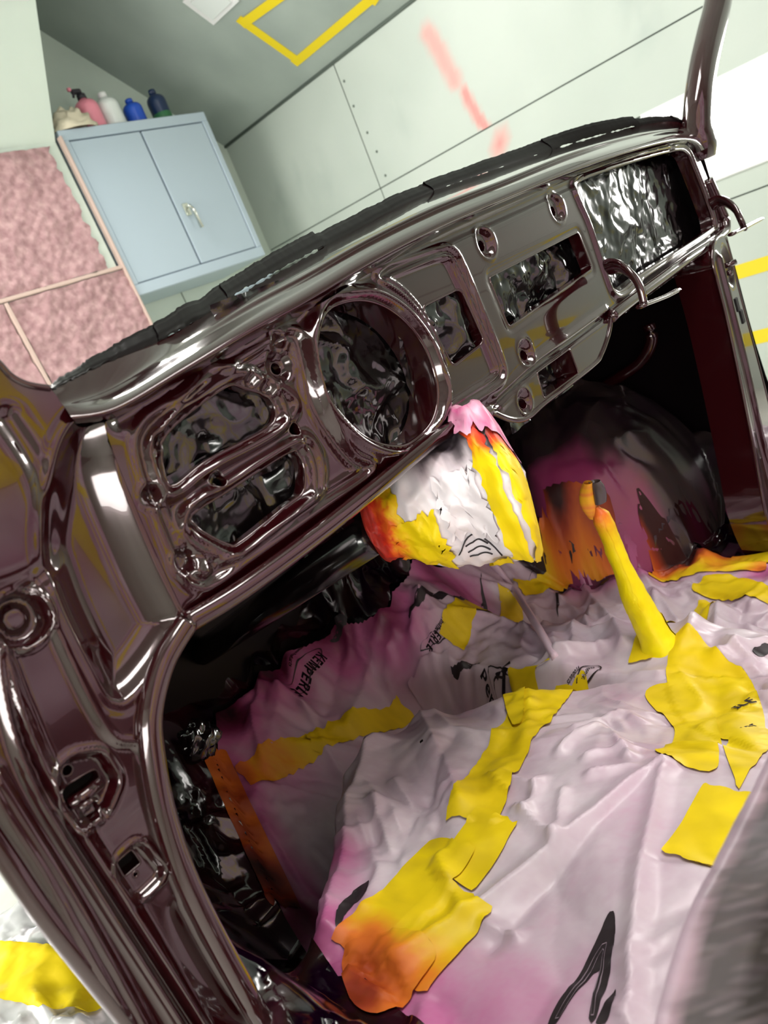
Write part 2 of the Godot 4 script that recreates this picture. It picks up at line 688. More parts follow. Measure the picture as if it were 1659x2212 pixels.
func filters() -> void:
	var spots := [[Vector2(1.02, 1.61), Vector2(2.19, 2.215), "pink filter pad under the bright sloping panel, torn along its edge"], [Vector2(1.635, 0.86), Vector2(2.265, 1.585), "pink filter pad low beside the grey cabinet"], [Vector2(0.95, 0.86), Vector2(1.605, 1.585), "pink filter pad low at the edge of the picture"], [Vector2(-0.3, 1.61), Vector2(0.99, 2.215), "pink filter pad out beyond the bright sloping panel"]]
	var k := 0
	for s in spots:
		for e in 2:
			s[e] = Vector2(s[e].x * 0.886, 1.0 + (s[e].y - 1.0) * 0.886)
		var o := thing("filter_pad", s[2], "filter", "pink exhaust filter pads")
		var g := Field.new(s[0] - Vector2.ONE * 0.03, s[1] + Vector2.ONE * 0.03, 0.011)
		for i in g.h.size():
			var x := g.pa[i]
			var y := g.pb[i]
			g.h[i] = 0.02 + 0.012 * soft.get_noise_2d(x * 5, y * 5) + 0.008 * soft.get_noise_2d(x * 24, y * 24) + 0.008 * cells.get_noise_2d(x * 1.4, y * 1.4)
		var lo: Vector2 = s[0]
		var hi: Vector2 = s[1]
		var edge := PackedVector2Array()
		for q in 24:
			edge.append(Vector2(lerpf(lo.x, hi.x, q / 23.0), lo.y + 0.004 * soft.get_noise_1d(q * 0.7)))
		for q in 24:
			edge.append(Vector2(hi.x + (0.03 if k == 0 else 0.006) * soft.get_noise_1d(q * 0.35 + 9.0), lerpf(lo.y, hi.y, q / 23.0)))
		edge.append(Vector2(lo.x, hi.y))
		g.cut(edge, true)
		put(g.mesh(true, FILTER_Z + 0.004), "pad", M.filter, o)
		k += 1
	var frame := thing("filter_grid", "thin beige bars between the pink filter pads", "grid")
	for b in [[Vector3(1.3, 1.598, 0), Vector3(1.95, 0.018, 0.03)], [Vector3(1.62, 1.2, 0), Vector3(0.02, 0.77, 0.03)], [Vector3(2.272, 1.55, 0), Vector3(0.014, 1.4, 0.035)], [Vector3(1.0, 1.55, 0), Vector3(0.02, 1.4, 0.03)]]:
		put(box(b[1] * 0.886, 0.003, Vector3(b[0].x * 0.886, 1.0 + (b[0].y - 1.0) * 0.886, FILTER_Z + 0.015)), "bar", M.filter_frame, frame)

func light_panel(label: String, at: Transform3D, size: Vector2, energy: float) -> void:
	var o := thing("light_panel", label, "light", "booth lights")
	o.transform = at
	for s in [[Vector3(0, size.y / 2 + 0.012, 0), Vector3(size.x + 0.05, 0.025, 0.03)], [Vector3(0, -size.y / 2 - 0.012, 0), Vector3(size.x + 0.05, 0.025, 0.03)], [Vector3(size.x / 2 + 0.012, 0, 0), Vector3(0.025, size.y, 0.03)], [Vector3(-size.x / 2 - 0.012, 0, 0), Vector3(0.025, size.y, 0.03)]]:
		put(box(s[1], 0.003, s[0]), "frame_bar", M.white, o)
	put(box(Vector3(size.x, size.y, 0.01), 0.0, Vector3(0, 0, 0.002)), "lamp_diffuser", M.lamp, o)
	var l := AreaLight3D.new()
	l.name = "lamp_glow"
	l.area_size = size
	l.light_energy = energy
	l.light_color = Color(1, 0.99, 0.97)
	l.area_range = 9.0
	l.area_attenuation = 2.0
	l.shadow_enabled = true
	l.position = Vector3(0, 0, -0.02)
	o.add_child(l)

func lamps() -> void:
	light_panel("long bright light panel set in the streaked wall", Transform3D(Basis(Vector3.UP, PI / 2), Vector3(WALL_X + 0.005, 1.043, -0.385)), Vector2(1.57, 0.30), 3.4)
	light_panel("long light panel set in the opposite wall, outside the picture", Transform3D(Basis(Vector3.UP, -PI / 2), Vector3(-1.705, 1.25, 0.3)), Vector2(2.6, 0.5), 4.0)
	light_panel("added light panel, unseen, in the middle of the booth ceiling", Transform3D(Basis(Vector3.RIGHT, -PI / 2), Vector3(0.8, 3.065, 0.6)), Vector2(1.8, 0.5), 5.0)  # unseen lamp added for overall illumination
	var u := Vector3(0, 0.845, 0.66).normalized()
	var z := -Vector3.RIGHT.cross(u)
	light_panel("light panel on the sloping panel above the pink filters", Transform3D(Basis(Vector3.LEFT, u, z), Vector3(1.2, 2.094, FILTER_Z) + u * 0.76 - z * 0.012), Vector2(1.46, 0.44), 6.0)
	light_panel("added light panel far along the opposite wall, outside the picture", Transform3D(Basis(Vector3.UP, -PI / 2), Vector3(-1.705, 1.35, -2.2)), Vector2(1.6, 0.5), 5.5)  # unseen lamp added to brighten the cabinet and the filters

# ------------------------------------------------------------------ the car
func hole_wall(f: Field, p: PackedVector2Array, z: float, depth: float, r: float, into: ArrayMesh) -> void:
	# the turned-in edge of an opening: a rolled rim and a short wall behind it
	var rim := PackedVector3Array()
	var pts := PackedVector3Array()
	for q in p:
		rim.append(Vector3(q.x, q.y, z + f.at(q.x, q.y) - r * 0.5))
	tube(rim, r, 8, true, into, 1.0, Vector3.BACK)
	for k in 3:
		for q in rim:
			pts.append(q - Vector3(0, 0, depth * k / 2.0))
	from_grid(pts, rim.size(), 3, true, PackedColorArray(), into)

func car() -> void:
	var body := thing("car_body", "dark cherry painted car shell with dashboard and open door frame", "car")
	dashboard(body)
	pillar(body)
	cowl(body)
	shell(body)

func dashboard(body: Node3D) -> void:
	var f := Field.new(Vector2(0.18, 0.82), Vector2(1.40, 1.06), 0.002)
	var outline := chain(V2([0.2156, 0.9915, 0.2269, 0.9914, 0.2796, 0.996, 0.3517, 1.0022, 0.4148, 1.0066, 0.5037, 1.0155, 0.6095, 1.0221, 0.7379, 1.0256, 0.914, 1.0287, 1.0942, 1.0272, 1.2408, 1.0222, 1.3199, 1.0128, 1.3431, 0.9989, 1.3635, 0.9514, 1.3848, 0.9017, 1.3876, 0.8713, 1.3511, 0.86, 1.1722, 0.8617, 0.9599, 0.8607, 0.8865, 0.8601, 0.8665, 0.8433, 0.8318, 0.8276, 0.8023, 0.823, 0.6809, 0.8239, 0.6376, 0.8231, 0.6069, 0.8335, 0.5833, 0.851, 0.5343, 0.8603, 0.4889, 0.8629, 0.4448, 0.8611, 0.3912, 0.8584, 0.3326, 0.8562, 0.2818, 0.8556, 0.2377, 0.8564, 0.2015, 0.8574, 0.2024, 0.8655, 0.205, 0.9126, 0.2088, 0.9553, 0.2122, 0.9814]), 0.004)
	var tray := chain(V2([0.3874, 0.9963, 0.3904, 0.9869, 0.3847, 0.9647, 0.3792, 0.9403, 0.3831, 0.9155, 0.3927, 0.8894, 0.4041, 0.8768, 0.3961, 0.871, 0.3422, 0.8717, 0.2726, 0.871, 0.2335, 0.8704, 0.2203, 0.875, 0.214, 0.8873, 0.2152, 0.9052, 0.2178, 0.9285, 0.221, 0.9526, 0.227, 0.9719, 0.2361, 0.9799, 0.2501, 0.9842, 0.2958, 0.9895, 0.3467, 0.994, 0.3758, 0.9981]), 0.004)
	var ring_a := chain(V2([0.2989, 0.9954, 0.3185, 0.9898, 0.3417, 0.9739, 0.3587, 0.9545, 0.3583, 0.9447, 0.335, 0.9376, 0.2723, 0.9379, 0.2572, 0.9371, 0.2381, 0.9343, 0.2287, 0.936, 0.2277, 0.9481, 0.2324, 0.9648, 0.2395, 0.9715, 0.2579, 0.9798]), 0.003)
	var hole_a := chain(V2([0.313, 0.9805, 0.3249, 0.9737, 0.3408, 0.9614, 0.3414, 0.9481, 0.3266, 0.9411, 0.2708, 0.9416, 0.2401, 0.9376, 0.2369, 0.9437, 0.2414, 0.9579, 0.2517, 0.9692, 0.2806, 0.9767]), 0.003)
	var ring_b := chain(V2([0.2299, 0.9145, 0.2372, 0.9211, 0.253, 0.9239, 0.2738, 0.9213, 0.3426, 0.924, 0.3568, 0.9213, 0.3607, 0.9077, 0.356, 0.8923, 0.3437, 0.8803, 0.3245, 0.8795, 0.2667, 0.8769, 0.2508, 0.8762, 0.2412, 0.8853, 0.2334, 0.8939, 0.2289, 0.9042]), 0.003)
	var hole_b := chain(V2([0.2412, 0.9159, 0.2717, 0.9177, 0.3351, 0.9191, 0.3449, 0.9128, 0.3436, 0.8997, 0.3338, 0.8872, 0.3165, 0.8855, 0.2659, 0.882, 0.2562, 0.8853, 0.2436, 0.9017, 0.2406, 0.9088]), 0.003)
	var speedo := chain(V2([0.3952, 0.9723, 0.411, 0.9916, 0.4327, 1.0014, 0.4604, 0.9998, 0.4876, 0.9882, 0.5097, 0.9669, 0.5219, 0.9382, 0.5207, 0.9077, 0.5071, 0.886, 0.4832, 0.8734, 0.4535, 0.8725, 0.4284, 0.8822, 0.4064, 0.9016, 0.3932, 0.9271, 0.3885, 0.9482]), 0.003)
	var grille := chain(V2([0.4995, 1.0069, 0.5099, 1.0127, 0.5364, 1.0137, 0.5949, 1.0121, 0.6144, 1.005, 0.621, 0.9835, 0.6243, 0.943, 0.6278, 0.901, 0.6261, 0.8794, 0.6119, 0.8711, 0.5755, 0.8711, 0.5264, 0.8728, 0.5184, 0.8797, 0.5241, 0.893, 0.5342, 0.9119, 0.5379, 0.9374, 0.5331, 0.9643, 0.5186, 0.9883]), 0.003)
	var grille_in := chain(V2([0.5136, 1.0049, 0.532, 1.0069, 0.5857, 1.0041, 0.6, 0.9981, 0.605, 0.9785, 0.6093, 0.9404, 0.6122, 0.9013, 0.6118, 0.8845, 0.6018, 0.8807, 0.573, 0.8802, 0.536, 0.8811, 0.5322, 0.8862, 0.5438, 0.9085, 0.548, 0.9351, 0.5429, 0.9622, 0.5281, 0.9899]), 0.003)
	var grille_hole := rounded(V2([0.5447, 0.9708, 0.6092, 0.971, 0.6158, 0.9132, 0.5567, 0.9085]), 0.008)
	var radio := rounded(V2([0.6568, 0.968, 0.8708, 0.9697, 0.8778, 0.9227, 0.6617, 0.914]), 0.006)
	var glove := chain(V2([0.8976, 1.0153, 0.9171, 1.0237, 0.9741, 1.0252, 1.1165, 1.0222, 1.2505, 1.0161, 1.2987, 1.0063, 1.3141, 0.9811, 1.3318, 0.9259, 1.3354, 0.8865, 1.2962, 0.8786, 1.0184, 0.8816, 0.9397, 0.8781, 0.9155, 0.8846, 0.9088, 0.9032, 0.9064, 0.9686, 0.8989, 0.9989]), 0.004)
	var ash := rounded(V2([0.6825, 0.8569, 0.7643, 0.857, 0.7668, 0.8263, 0.6787, 0.8285]), 0.004)
	f.emboss(tray, 0.005, 0.004, 0.0038, 0.0035)
	f.emboss(tray, 0.0, 0.001, 0.0022, 0.0025, -0.008)
	f.emboss(ring_a, -0.001, 0.004, 0.0042, 0.0035)
	f.emboss(hole_a, 0.003, 0.004, 0.003, 0.0025, 0.006)
	f.emboss(ring_b, -0.001, 0.004, 0.0042, 0.0035)
	f.emboss(hole_b, 0.003, 0.004, 0.003, 0.0025, 0.006)
	f.emboss(speedo, 0.004, 0.004, 0.008, 0.0055, 0.006)
	f.emboss(grille, 0.003, 0.003, 0.0045, 0.003)
	f.emboss(grille, 0.0, 0.003, 0.0035, 0.0022, -0.008)
	f.emboss(grille_in, 0.002, 0.004, 0.0)
	f.emboss(radio, 0.0, 0.003, -0.001, 0.004, 0.003)
	f.emboss(glove, 0.002, 0.003, 0.004, 0.005, 0.005)
	for k in [[V2([0.6723, 1.0004]), 0.013], [V2([0.8374, 1.0052]), 0.014], [V2([0.6747, 0.8819]), 0.011], [V2([0.6422, 0.8399]), 0.010], [V2([0.3621, 0.9781]), 0.010]]:
		f.emboss(circle(k[0][0], k[1]), 0.006, 0.005, 0.001, 0.003, 0.003)
	for k in [[V2([0.22, 0.9403]), 0.006], [V2([0.2193, 0.8937]), 0.007], [V2([0.3688, 0.9932]), 0.006], [V2([0.2424, 0.9678]), 0.004], [V2([0.3421, 0.9684]), 0.005], [V2([0.33, 0.9778]), 0.004]]:
		f.emboss(circle(k[0][0], k[1]), 0.005, 0.003, 0.001, 0.002, 0.002)
	f.emboss(circle(V2([0.2279, 0.8832])[0], 0.0065), -0.006, 0.004)
	f.ridge(chain(V2([0.5835, 0.8539, 0.6797, 0.862, 0.7796, 0.8627, 0.8836, 0.864]), 0.004, false), -0.007, 0.0035)
	f.ridge(chain(V2([0.6008, 0.855, 0.6826, 0.8662, 0.7829, 0.8672, 0.8782, 0.8685]), 0.004, false), 0.003, 0.006)
	f.ridge(chain(V2([0.2257, 0.9894, 0.2784, 0.9939, 0.3499, 0.9992, 0.4128, 1.0034, 0.501, 1.0113, 0.6064, 1.0175, 0.734, 1.02, 0.91, 1.0232, 1.0894, 1.021, 1.2358, 1.016]), 0.004, false), -0.004, 0.006)
	f.ridge(chain(V2([0.2085, 0.8615, 0.24, 0.8604, 0.2847, 0.8604, 0.3359, 0.8615, 0.3947, 0.8638, 0.4487, 0.8672, 0.4926, 0.8685, 0.538, 0.8659, 0.5852, 0.8591]), 0.004, false), -0.004, 0.005)
	f.ridge(chain(V2([1.0063, 0.8705, 1.1811, 0.8724, 1.3327, 0.8717]), 0.004, false), -0.004, 0.005)
	f.cut(outline, true)
	var hole_list := [[hole_a, 0.012, 0.0015], [hole_b, 0.012, 0.0015], [speedo, 0.035, 0.0022], [grille_hole, 0.012, 0.0015], [radio, 0.014, 0.001], [glove, 0.02, 0.003], [ash, 0.03, 0.0012]]
	for k in [[V2([0.3497, 0.9314]), 0.0055], [V2([0.2698, 0.928]), 0.006], [V2([0.6712, 0.9987]), 0.006], [V2([0.8367, 1.0027]), 0.006], [V2([0.6772, 0.8795]), 0.006], [V2([0.6443, 0.8371]), 0.006], [V2([0.3624, 0.9762]), 0.005]]:
		hole_list.append([circle(k[0][0], k[1], -1.0, 0.0, 20), 0.008, 0.0008])
	for hl in hole_list:
		f.cut(hl[0], false)
	var m := f.mesh(true, DASH_Z)
	for hl in hole_list:
		hole_wall(f, hl[0], DASH_Z, hl[1], hl[2], m)
	var d := put(m, "dashboard", M.paint, body)
	# rolled lower edge
	for e in [[V3([0.1996, 0.8604, -0.418, 0.2354, 0.8578, -0.416, 0.2792, 0.857, -0.416, 0.3294, 0.8576, -0.416, 0.3875, 0.8598, -0.416, 0.4405, 0.8625, -0.416, 0.4842, 0.8642, -0.416, 0.5292, 0.8617, -0.416, 0.5788, 0.8544, -0.418]), 0.007], [V3([0.8815, 0.8598, -0.418, 0.9508, 0.862, -0.416, 1.161, 0.863, -0.416, 1.3382, 0.8614, -0.416, 1.3807, 0.8736, -0.416, 1.3794, 0.9035, -0.418, 1.3646, 0.9527, -0.42]), 0.008]]:
		put(tube(spline(e[0], 40), e[1], 10), "rolled_edge", M.paint, d)
	put(tube(spline(V3([0.5833, 0.851, -0.42, 0.6069, 0.8335, -0.42, 0.6376, 0.8231, -0.42, 0.6809, 0.8239, -0.42, 0.8023, 0.823, -0.42, 0.8318, 0.8276, -0.42, 0.8665, 0.8433, -0.42, 0.8865, 0.8601, -0.42]), 40), 0.003, 8), "rolled_edge", M.paint, d)
	# arms that carried the glove box lid
	for a in [[V3([0.8831, 0.9175, -0.405, 0.873, 0.9173, -0.39, 0.86, 0.9111, -0.375, 0.8544, 0.8993, -0.365, 0.8506, 0.885, -0.36, 0.8483, 0.8691, -0.36]), V3([0.8363, 0.8686, -0.36, 0.8799, 0.863, -0.36, 0.9165, 0.8587, -0.36, 0.9517, 0.8562, -0.36])], [V3([1.2969, 0.9182, -0.405, 1.2946, 0.9187, -0.39, 1.2836, 0.9106, -0.375, 1.2733, 0.898, -0.365, 1.2666, 0.8832, -0.36, 1.2726, 0.8699, -0.36]), V3([1.2081, 0.8734, -0.36, 1.2547, 0.87, -0.36, 1.3051, 0.8676, -0.36, 1.3667, 0.8642, -0.36])]]:
		var arm := put(tube(spline(a[0], 24), 0.0105, 8, false, null, 0.45, Vector3(0.5, 0.2, 1).normalized()), "hinge_arm", M.paint, d)
		put(tube(spline(a[1], 12), 0.006, 8, false, null, 0.5), "foot_bracket", M.paint, arm)

func pillar(body: Node3D) -> void:
	var f := Field.new(Vector2(-0.07, 0.40), Vector2(0.22, 1.10), 0.0016)
	var outline := chain(V2([0.1683, 1.0823, 0.1728, 1.0541, 0.1765, 1.0418, 0.1789, 1.0339, 0.1847, 1.0269, 0.1951, 1.0208, 0.1966, 1.012, 0.1982, 1.0041, 0.199, 0.9974, 0.2075, 0.993, 0.2156, 0.9915, 0.2122, 0.9814, 0.2088, 0.9553, 0.205, 0.9126, 0.2024, 0.8655, 0.1993, 0.8589, 0.1752, 0.8479, 0.1531, 0.8268, 0.141, 0.8022, 0.1302, 0.7693, 0.122, 0.7258, 0.1181, 0.6679, 0.1168, 0.5896, 0.1179, 0.5098, 0.0822, 0.555, 0.0584, 0.6002, 0.0579, 0.6815, 0.0536, 0.7682, 0.0533, 0.8197, 0.053, 0.8718]), 0.005)
	var recess := chain(V2([0.2009, 0.9937, 0.2087, 0.9925, 0.2067, 0.9793, 0.2017, 0.9648, 0.1983, 0.9417, 0.1945, 0.9006, 0.1935, 0.8712, 0.1918, 0.8639, 0.1711, 0.8542, 0.1507, 0.8483, 0.1439, 0.8508, 0.1437, 0.8672, 0.1457, 0.9007, 0.1495, 0.9258, 0.1546, 0.9438, 0.1697, 0.9653, 0.1873, 0.9849]), 0.004)
	var panel := chain(V2([0.0997, 0.9306, 0.1206, 0.9316, 0.135, 0.9291, 0.1328, 0.9151, 0.1287, 0.8812, 0.1264, 0.8479, 0.1283, 0.8265, 0.1381, 0.815, 0.1369, 0.8022, 0.1271, 0.7723, 0.1182, 0.7299, 0.114, 0.6688, 0.1114, 0.5749, 0.0875, 0.5912, 0.092, 0.7177, 0.0927, 0.7913, 0.0944, 0.8357, 0.0998, 0.8749, 0.1045, 0.9073]), 0.004)
	var hexagon := rounded(V2([0.093, 0.8312, 0.1046, 0.8333, 0.1185, 0.8248, 0.1187, 0.8051, 0.1051, 0.7958, 0.0883, 0.7983, 0.0864, 0.8155]), 0.005)
	var square := rounded(V2([0.1119, 0.7673, 0.1159, 0.7368, 0.0924, 0.7369, 0.0907, 0.7658]), 0.008)
	var oval := chain(V2([0.1095, 0.7149, 0.1158, 0.704, 0.1163, 0.666, 0.1151, 0.6304, 0.112, 0.6218, 0.1063, 0.6292, 0.1026, 0.6625, 0.104, 0.6963]), 0.004)
	f.emboss(recess, 0.016, 0.016)
	f.emboss(recess, 0.0, 0.004, 0.003, 0.004, 0.006)
	f.emboss(panel, 0.003, 0.0025, 0.0018, 0.0025)
	f.emboss(hexagon, 0.005, 0.002, 0.002, 0.002, 0.003)
	f.emboss(square, 0.004, 0.002, 0.0022, 0.002, 0.001)
	f.emboss(oval, 0.003, 0.009)  # shallow dish added to the shape to imitate a ring-like reflection
	f.emboss(circle(V2([0.1194, 0.9149])[0], 0.0135), 0.009, 0.002, 0.003, 0.002, 0.0015)
	f.emboss(circle(V2([0.1186, 0.9159])[0], 0.007), -0.003, 0.0015)
	for k in V2([0.1034, 0.8021, 0.104, 0.794]):
		f.emboss(circle(k, 0.002), 0.003, 0.001)
	for l in [[V2([0.0648, 0.8495, 0.0634, 0.8324, 0.0629, 0.7946, 0.0598, 0.7439, 0.0568, 0.6852, 0.055, 0.6539]), 0.0045, 0.0028], [V2([0.0698, 0.8541, 0.0689, 0.8297, 0.0682, 0.7842, 0.0658, 0.7334, 0.0623, 0.678, 0.0606, 0.6461]), 0.0045, 0.0028], [V2([0.1017, 0.9092, 0.0928, 0.8863, 0.0843, 0.8569, 0.0799, 0.82, 0.0787, 0.7506, 0.0776, 0.6579, 0.0762, 0.6241]), 0.0052, 0.0028], [V2([0.1059, 0.9122, 0.0965, 0.8835, 0.0907, 0.8515, 0.0875, 0.8123, 0.0874, 0.7439, 0.088, 0.6441, 0.0866, 0.6096]), 0.005, 0.0026], [V2([0.1042, 0.9104, 0.0947, 0.8849, 0.0874, 0.8543, 0.0837, 0.8162, 0.083, 0.7473, 0.0826, 0.6512, 0.0814, 0.6169]), -0.004, 0.0026]]:
		f.ridge(chain(l[0], 0.004, false), l[1], l[2])
	f.ridge(chain(V2([0.1663, 1.0137, 0.1675, 0.9809, 0.1576, 0.948, 0.1419, 0.9303, 0.1155, 0.9319]), 0.004, false), -0.004, 0.006)
	f.cut(outline, true)
	var hexes := [circle(V2([0.1006, 0.8274])[0], 0.0033, -1.0, 0.0, 16), circle(V2([0.101, 0.8043])[0], 0.003, -1.0, 0.0, 16), chain(V2([0.0919, 0.8212, 0.1014, 0.8198, 0.1097, 0.8185, 0.1137, 0.8163, 0.1124, 0.8107, 0.1069, 0.8099, 0.0977, 0.8107, 0.0899, 0.81, 0.0889, 0.8148]), 0.002)]
	var holes: Array = hexes.duplicate()
	holes.append(rounded(V2([0.1072, 0.7631, 0.1077, 0.7518, 0.0957, 0.7528, 0.0963, 0.7639]), 0.002))
	holes.append(circle(V2([0.1017, 0.749])[0], 0.0018, -1.0, 0.0, 14))
	for p in holes:
		f.cut(p, false)
	var m := f.mesh(true, DASH_Z)
	for p in holes:
		hole_wall(f, p, DASH_Z, 0.01, 0.0007, m)
	var o := put(m, "hinge_pillar", M.paint, body)
	# the closed back of the pillar, dark behind its holes
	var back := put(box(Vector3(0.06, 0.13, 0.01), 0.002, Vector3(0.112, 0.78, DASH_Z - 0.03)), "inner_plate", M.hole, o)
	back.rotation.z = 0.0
	# door check roller in its slot
	var roll := V3([0.0915, 0.8121, -0.424, 0.1006, 0.8115, -0.422, 0.1102, 0.8104, -0.424])
	put(tube(roll, 0.0035, 10), "roller", M.paint, o)
	put(tube(V3([0.0936, 0.8093, -0.418, 0.1011, 0.808, -0.418]), 0.0018, 8), "roller_pin", M.paint, o)
	# flanges: inner bead towards the footwell, outer edge, windscreen corner
	put(tube(spline(V3([0.1996, 0.8604, -0.418, 0.1744, 0.8486, -0.418, 0.1524, 0.8276, -0.418, 0.1403, 0.8031, -0.418, 0.1296, 0.7704, -0.418, 0.1215, 0.7272, -0.418, 0.1176, 0.6694, -0.418, 0.1162, 0.5915, -0.418, 0.1173, 0.5121, -0.418]), 60), 0.0075, 12, false, null, 1.0, Vector3.BACK), "inner_bead", M.paint, o)
	put(tube(spline(V3([0.0535, 0.8706, -0.424, 0.0538, 0.818, -0.424, 0.0541, 0.766, -0.424, 0.0584, 0.6785, -0.424, 0.059, 0.5964, -0.424]), 40), 0.0065, 12, false, null, 1.0, Vector3.BACK), "outer_edge", M.paint, o)
	put(tube(spline(V3([0.1683, 1.0823, -0.42, 0.1728, 1.0541, -0.42, 0.1765, 1.0418, -0.42, 0.1789, 1.0339, -0.42, 0.1847, 1.0269, -0.42, 0.1951, 1.0208, -0.42]), 30), 0.002, 8), "screen_edge", M.paint, o)

func cowl(body: Node3D) -> void:
	var t0 := V3([0.199, 0.9974, -0.42, 0.2269, 0.9914, -0.42, 0.2796, 0.996, -0.42, 0.3517, 1.0022, -0.42, 0.4148, 1.0066, -0.42, 0.5037, 1.0155, -0.42, 0.6095, 1.0221, -0.42, 0.7379, 1.0256, -0.42, 0.914, 1.0287, -0.42, 1.0942, 1.0272, -0.42, 1.2408, 1.0222, -0.42, 1.3199, 1.0128, -0.42, 1.3431, 0.9989, -0.42])
	var ta := V3([0.1956, 1.0003, -0.414, 0.2206, 0.9954, -0.408, 0.271, 1.0006, -0.406, 0.3402, 1.0077, -0.406, 0.4023, 1.0128, -0.406, 0.488, 1.0217, -0.406, 0.5899, 1.0284, -0.406, 0.7145, 1.0321, -0.406, 0.8854, 1.0355, -0.406, 1.0603, 1.0338, -0.406, 1.2071, 1.0284, -0.406, 1.2979, 1.0173, -0.406, 1.3419, 0.9992, -0.41])
	var t1 := V3([0.1956, 1.0036, -0.415, 0.2233, 0.9999, -0.412, 0.2756, 1.0061, -0.412, 0.3456, 1.0145, -0.412, 0.4091, 1.0203, -0.412, 0.4957, 1.0297, -0.412, 0.5997, 1.0363, -0.412, 0.7262, 1.0399, -0.412, 0.8992, 1.044, -0.412, 1.077, 1.0421, -0.412, 1.2328, 1.036, -0.412, 1.3356, 1.0203, -0.412, 1.3726, 0.999, -0.412])
	var tb := V3([0.1975, 1.0082, -0.42, 0.2308, 1.0052, -0.425, 0.2864, 1.0118, -0.428, 0.3609, 1.0217, -0.43, 0.4272, 1.0279, -0.43, 0.5169, 1.0376, -0.43, 0.6265, 1.0449, -0.43, 0.7586, 1.0485, -0.43, 0.9384, 1.0533, -0.43, 1.1226, 1.0511, -0.43, 1.2829, 1.0427, -0.428, 1.3784, 1.0275, -0.425, 1.4028, 1.006, -0.42])
	var t2 := V3([0.1985, 1.0121, -0.424, 0.2369, 1.01, -0.436, 0.295, 1.0173, -0.44, 0.3693, 1.0279, -0.44, 0.4375, 1.0345, -0.44, 0.5286, 1.0443, -0.44, 0.6411, 1.0523, -0.44, 0.7771, 1.0555, -0.44, 0.9595, 1.0609, -0.44, 1.148, 1.0582, -0.44, 1.3086, 1.0482, -0.436, 1.3926, 1.034, -0.43, 1.4139, 1.0144, -0.425])
	var t3 := V3([0.1984, 1.02, -0.426, 0.2428, 1.024, -0.445, 0.3128, 1.027, -0.46, 0.4031, 1.0393, -0.49, 0.4944, 1.0501, -0.51, 0.6153, 1.0628, -0.53, 0.7559, 1.0768, -0.54, 0.9072, 1.0809, -0.54, 1.0918, 1.0831, -0.53, 1.2227, 1.0785, -0.5, 1.3147, 1.0692, -0.47, 1.3679, 1.056, -0.445, 1.4008, 1.0294, -0.43])
	var t4 := V3([0.1986, 1.0224, -0.428, 0.2448, 1.0309, -0.448, 0.3185, 1.0395, -0.464, 0.4054, 1.0509, -0.494, 0.4941, 1.064, -0.514, 0.609, 1.0761, -0.534, 0.7504, 1.0895, -0.544, 0.8995, 1.0949, -0.544, 1.0812, 1.0993, -0.534, 1.2101, 1.0969, -0.504, 1.3119, 1.0816, -0.473, 1.3629, 1.0666, -0.448, 1.4025, 1.0402, -0.433])
	put(loft([t0, ta, t1, tb, t2, t3], 160, 40), "dash_top", M.paint, body)
	var hood0 := PackedVector3Array()
	var hood1 := PackedVector3Array()
	for p in t3:
		hood0.append(p + Vector3(0, -0.012, -0.15))
		hood1.append(p + Vector3(0, -0.12, -0.75))
	put(loft([t3, hood0, hood1], 60, 10), "front_panel", M.paint, body)
	# windscreen flange under a run of overpainted masking tape, in torn lengths
	var low := spline(t3, 400)
	var top := spline(t4, 400)
	var ends := [0, 62, 98, 150, 210, 268, 322, 366, 399]
	for s in 8:
		var from_: int = ends[s]
		var to: int = ends[s + 1]
		var n := to - from_ + 5
		var pts := PackedVector3Array()
		var lift := 0.0012 * (s % 3)
		for row in 7:
			for k in n:
				var i := clampi(from_ - 2 + k, 0, 399)
				var tear := 0.0018 * soft.get_noise_1d(i * 0.05 + s * 7) + 0.0008 * soft.get_noise_1d(i * 0.4 + s * 3)
				var ragged := 0.002 * soft.get_noise_1d(i * 0.2 + 40.0)
				var p := low[i].lerp(top[i], -0.12 + 1.12 * row / 4.0) if row < 5 else top[i] + Vector3(0, -0.004 * (row - 4), -0.006 * (row - 4))
				p += Vector3(0, lift + tear * (row / 4.0 if row < 5 else 1.0) + (ragged if row == 0 else 0.0), lift * 0.6 + 0.0015 * sin(row * 1.3))
				pts.append(p)
		var strip := put(from_grid(pts, n, 7), "flange_tape", M.flange, body)
		strip.set_meta("label", "torn black overpainted tape on the windscreen flange")

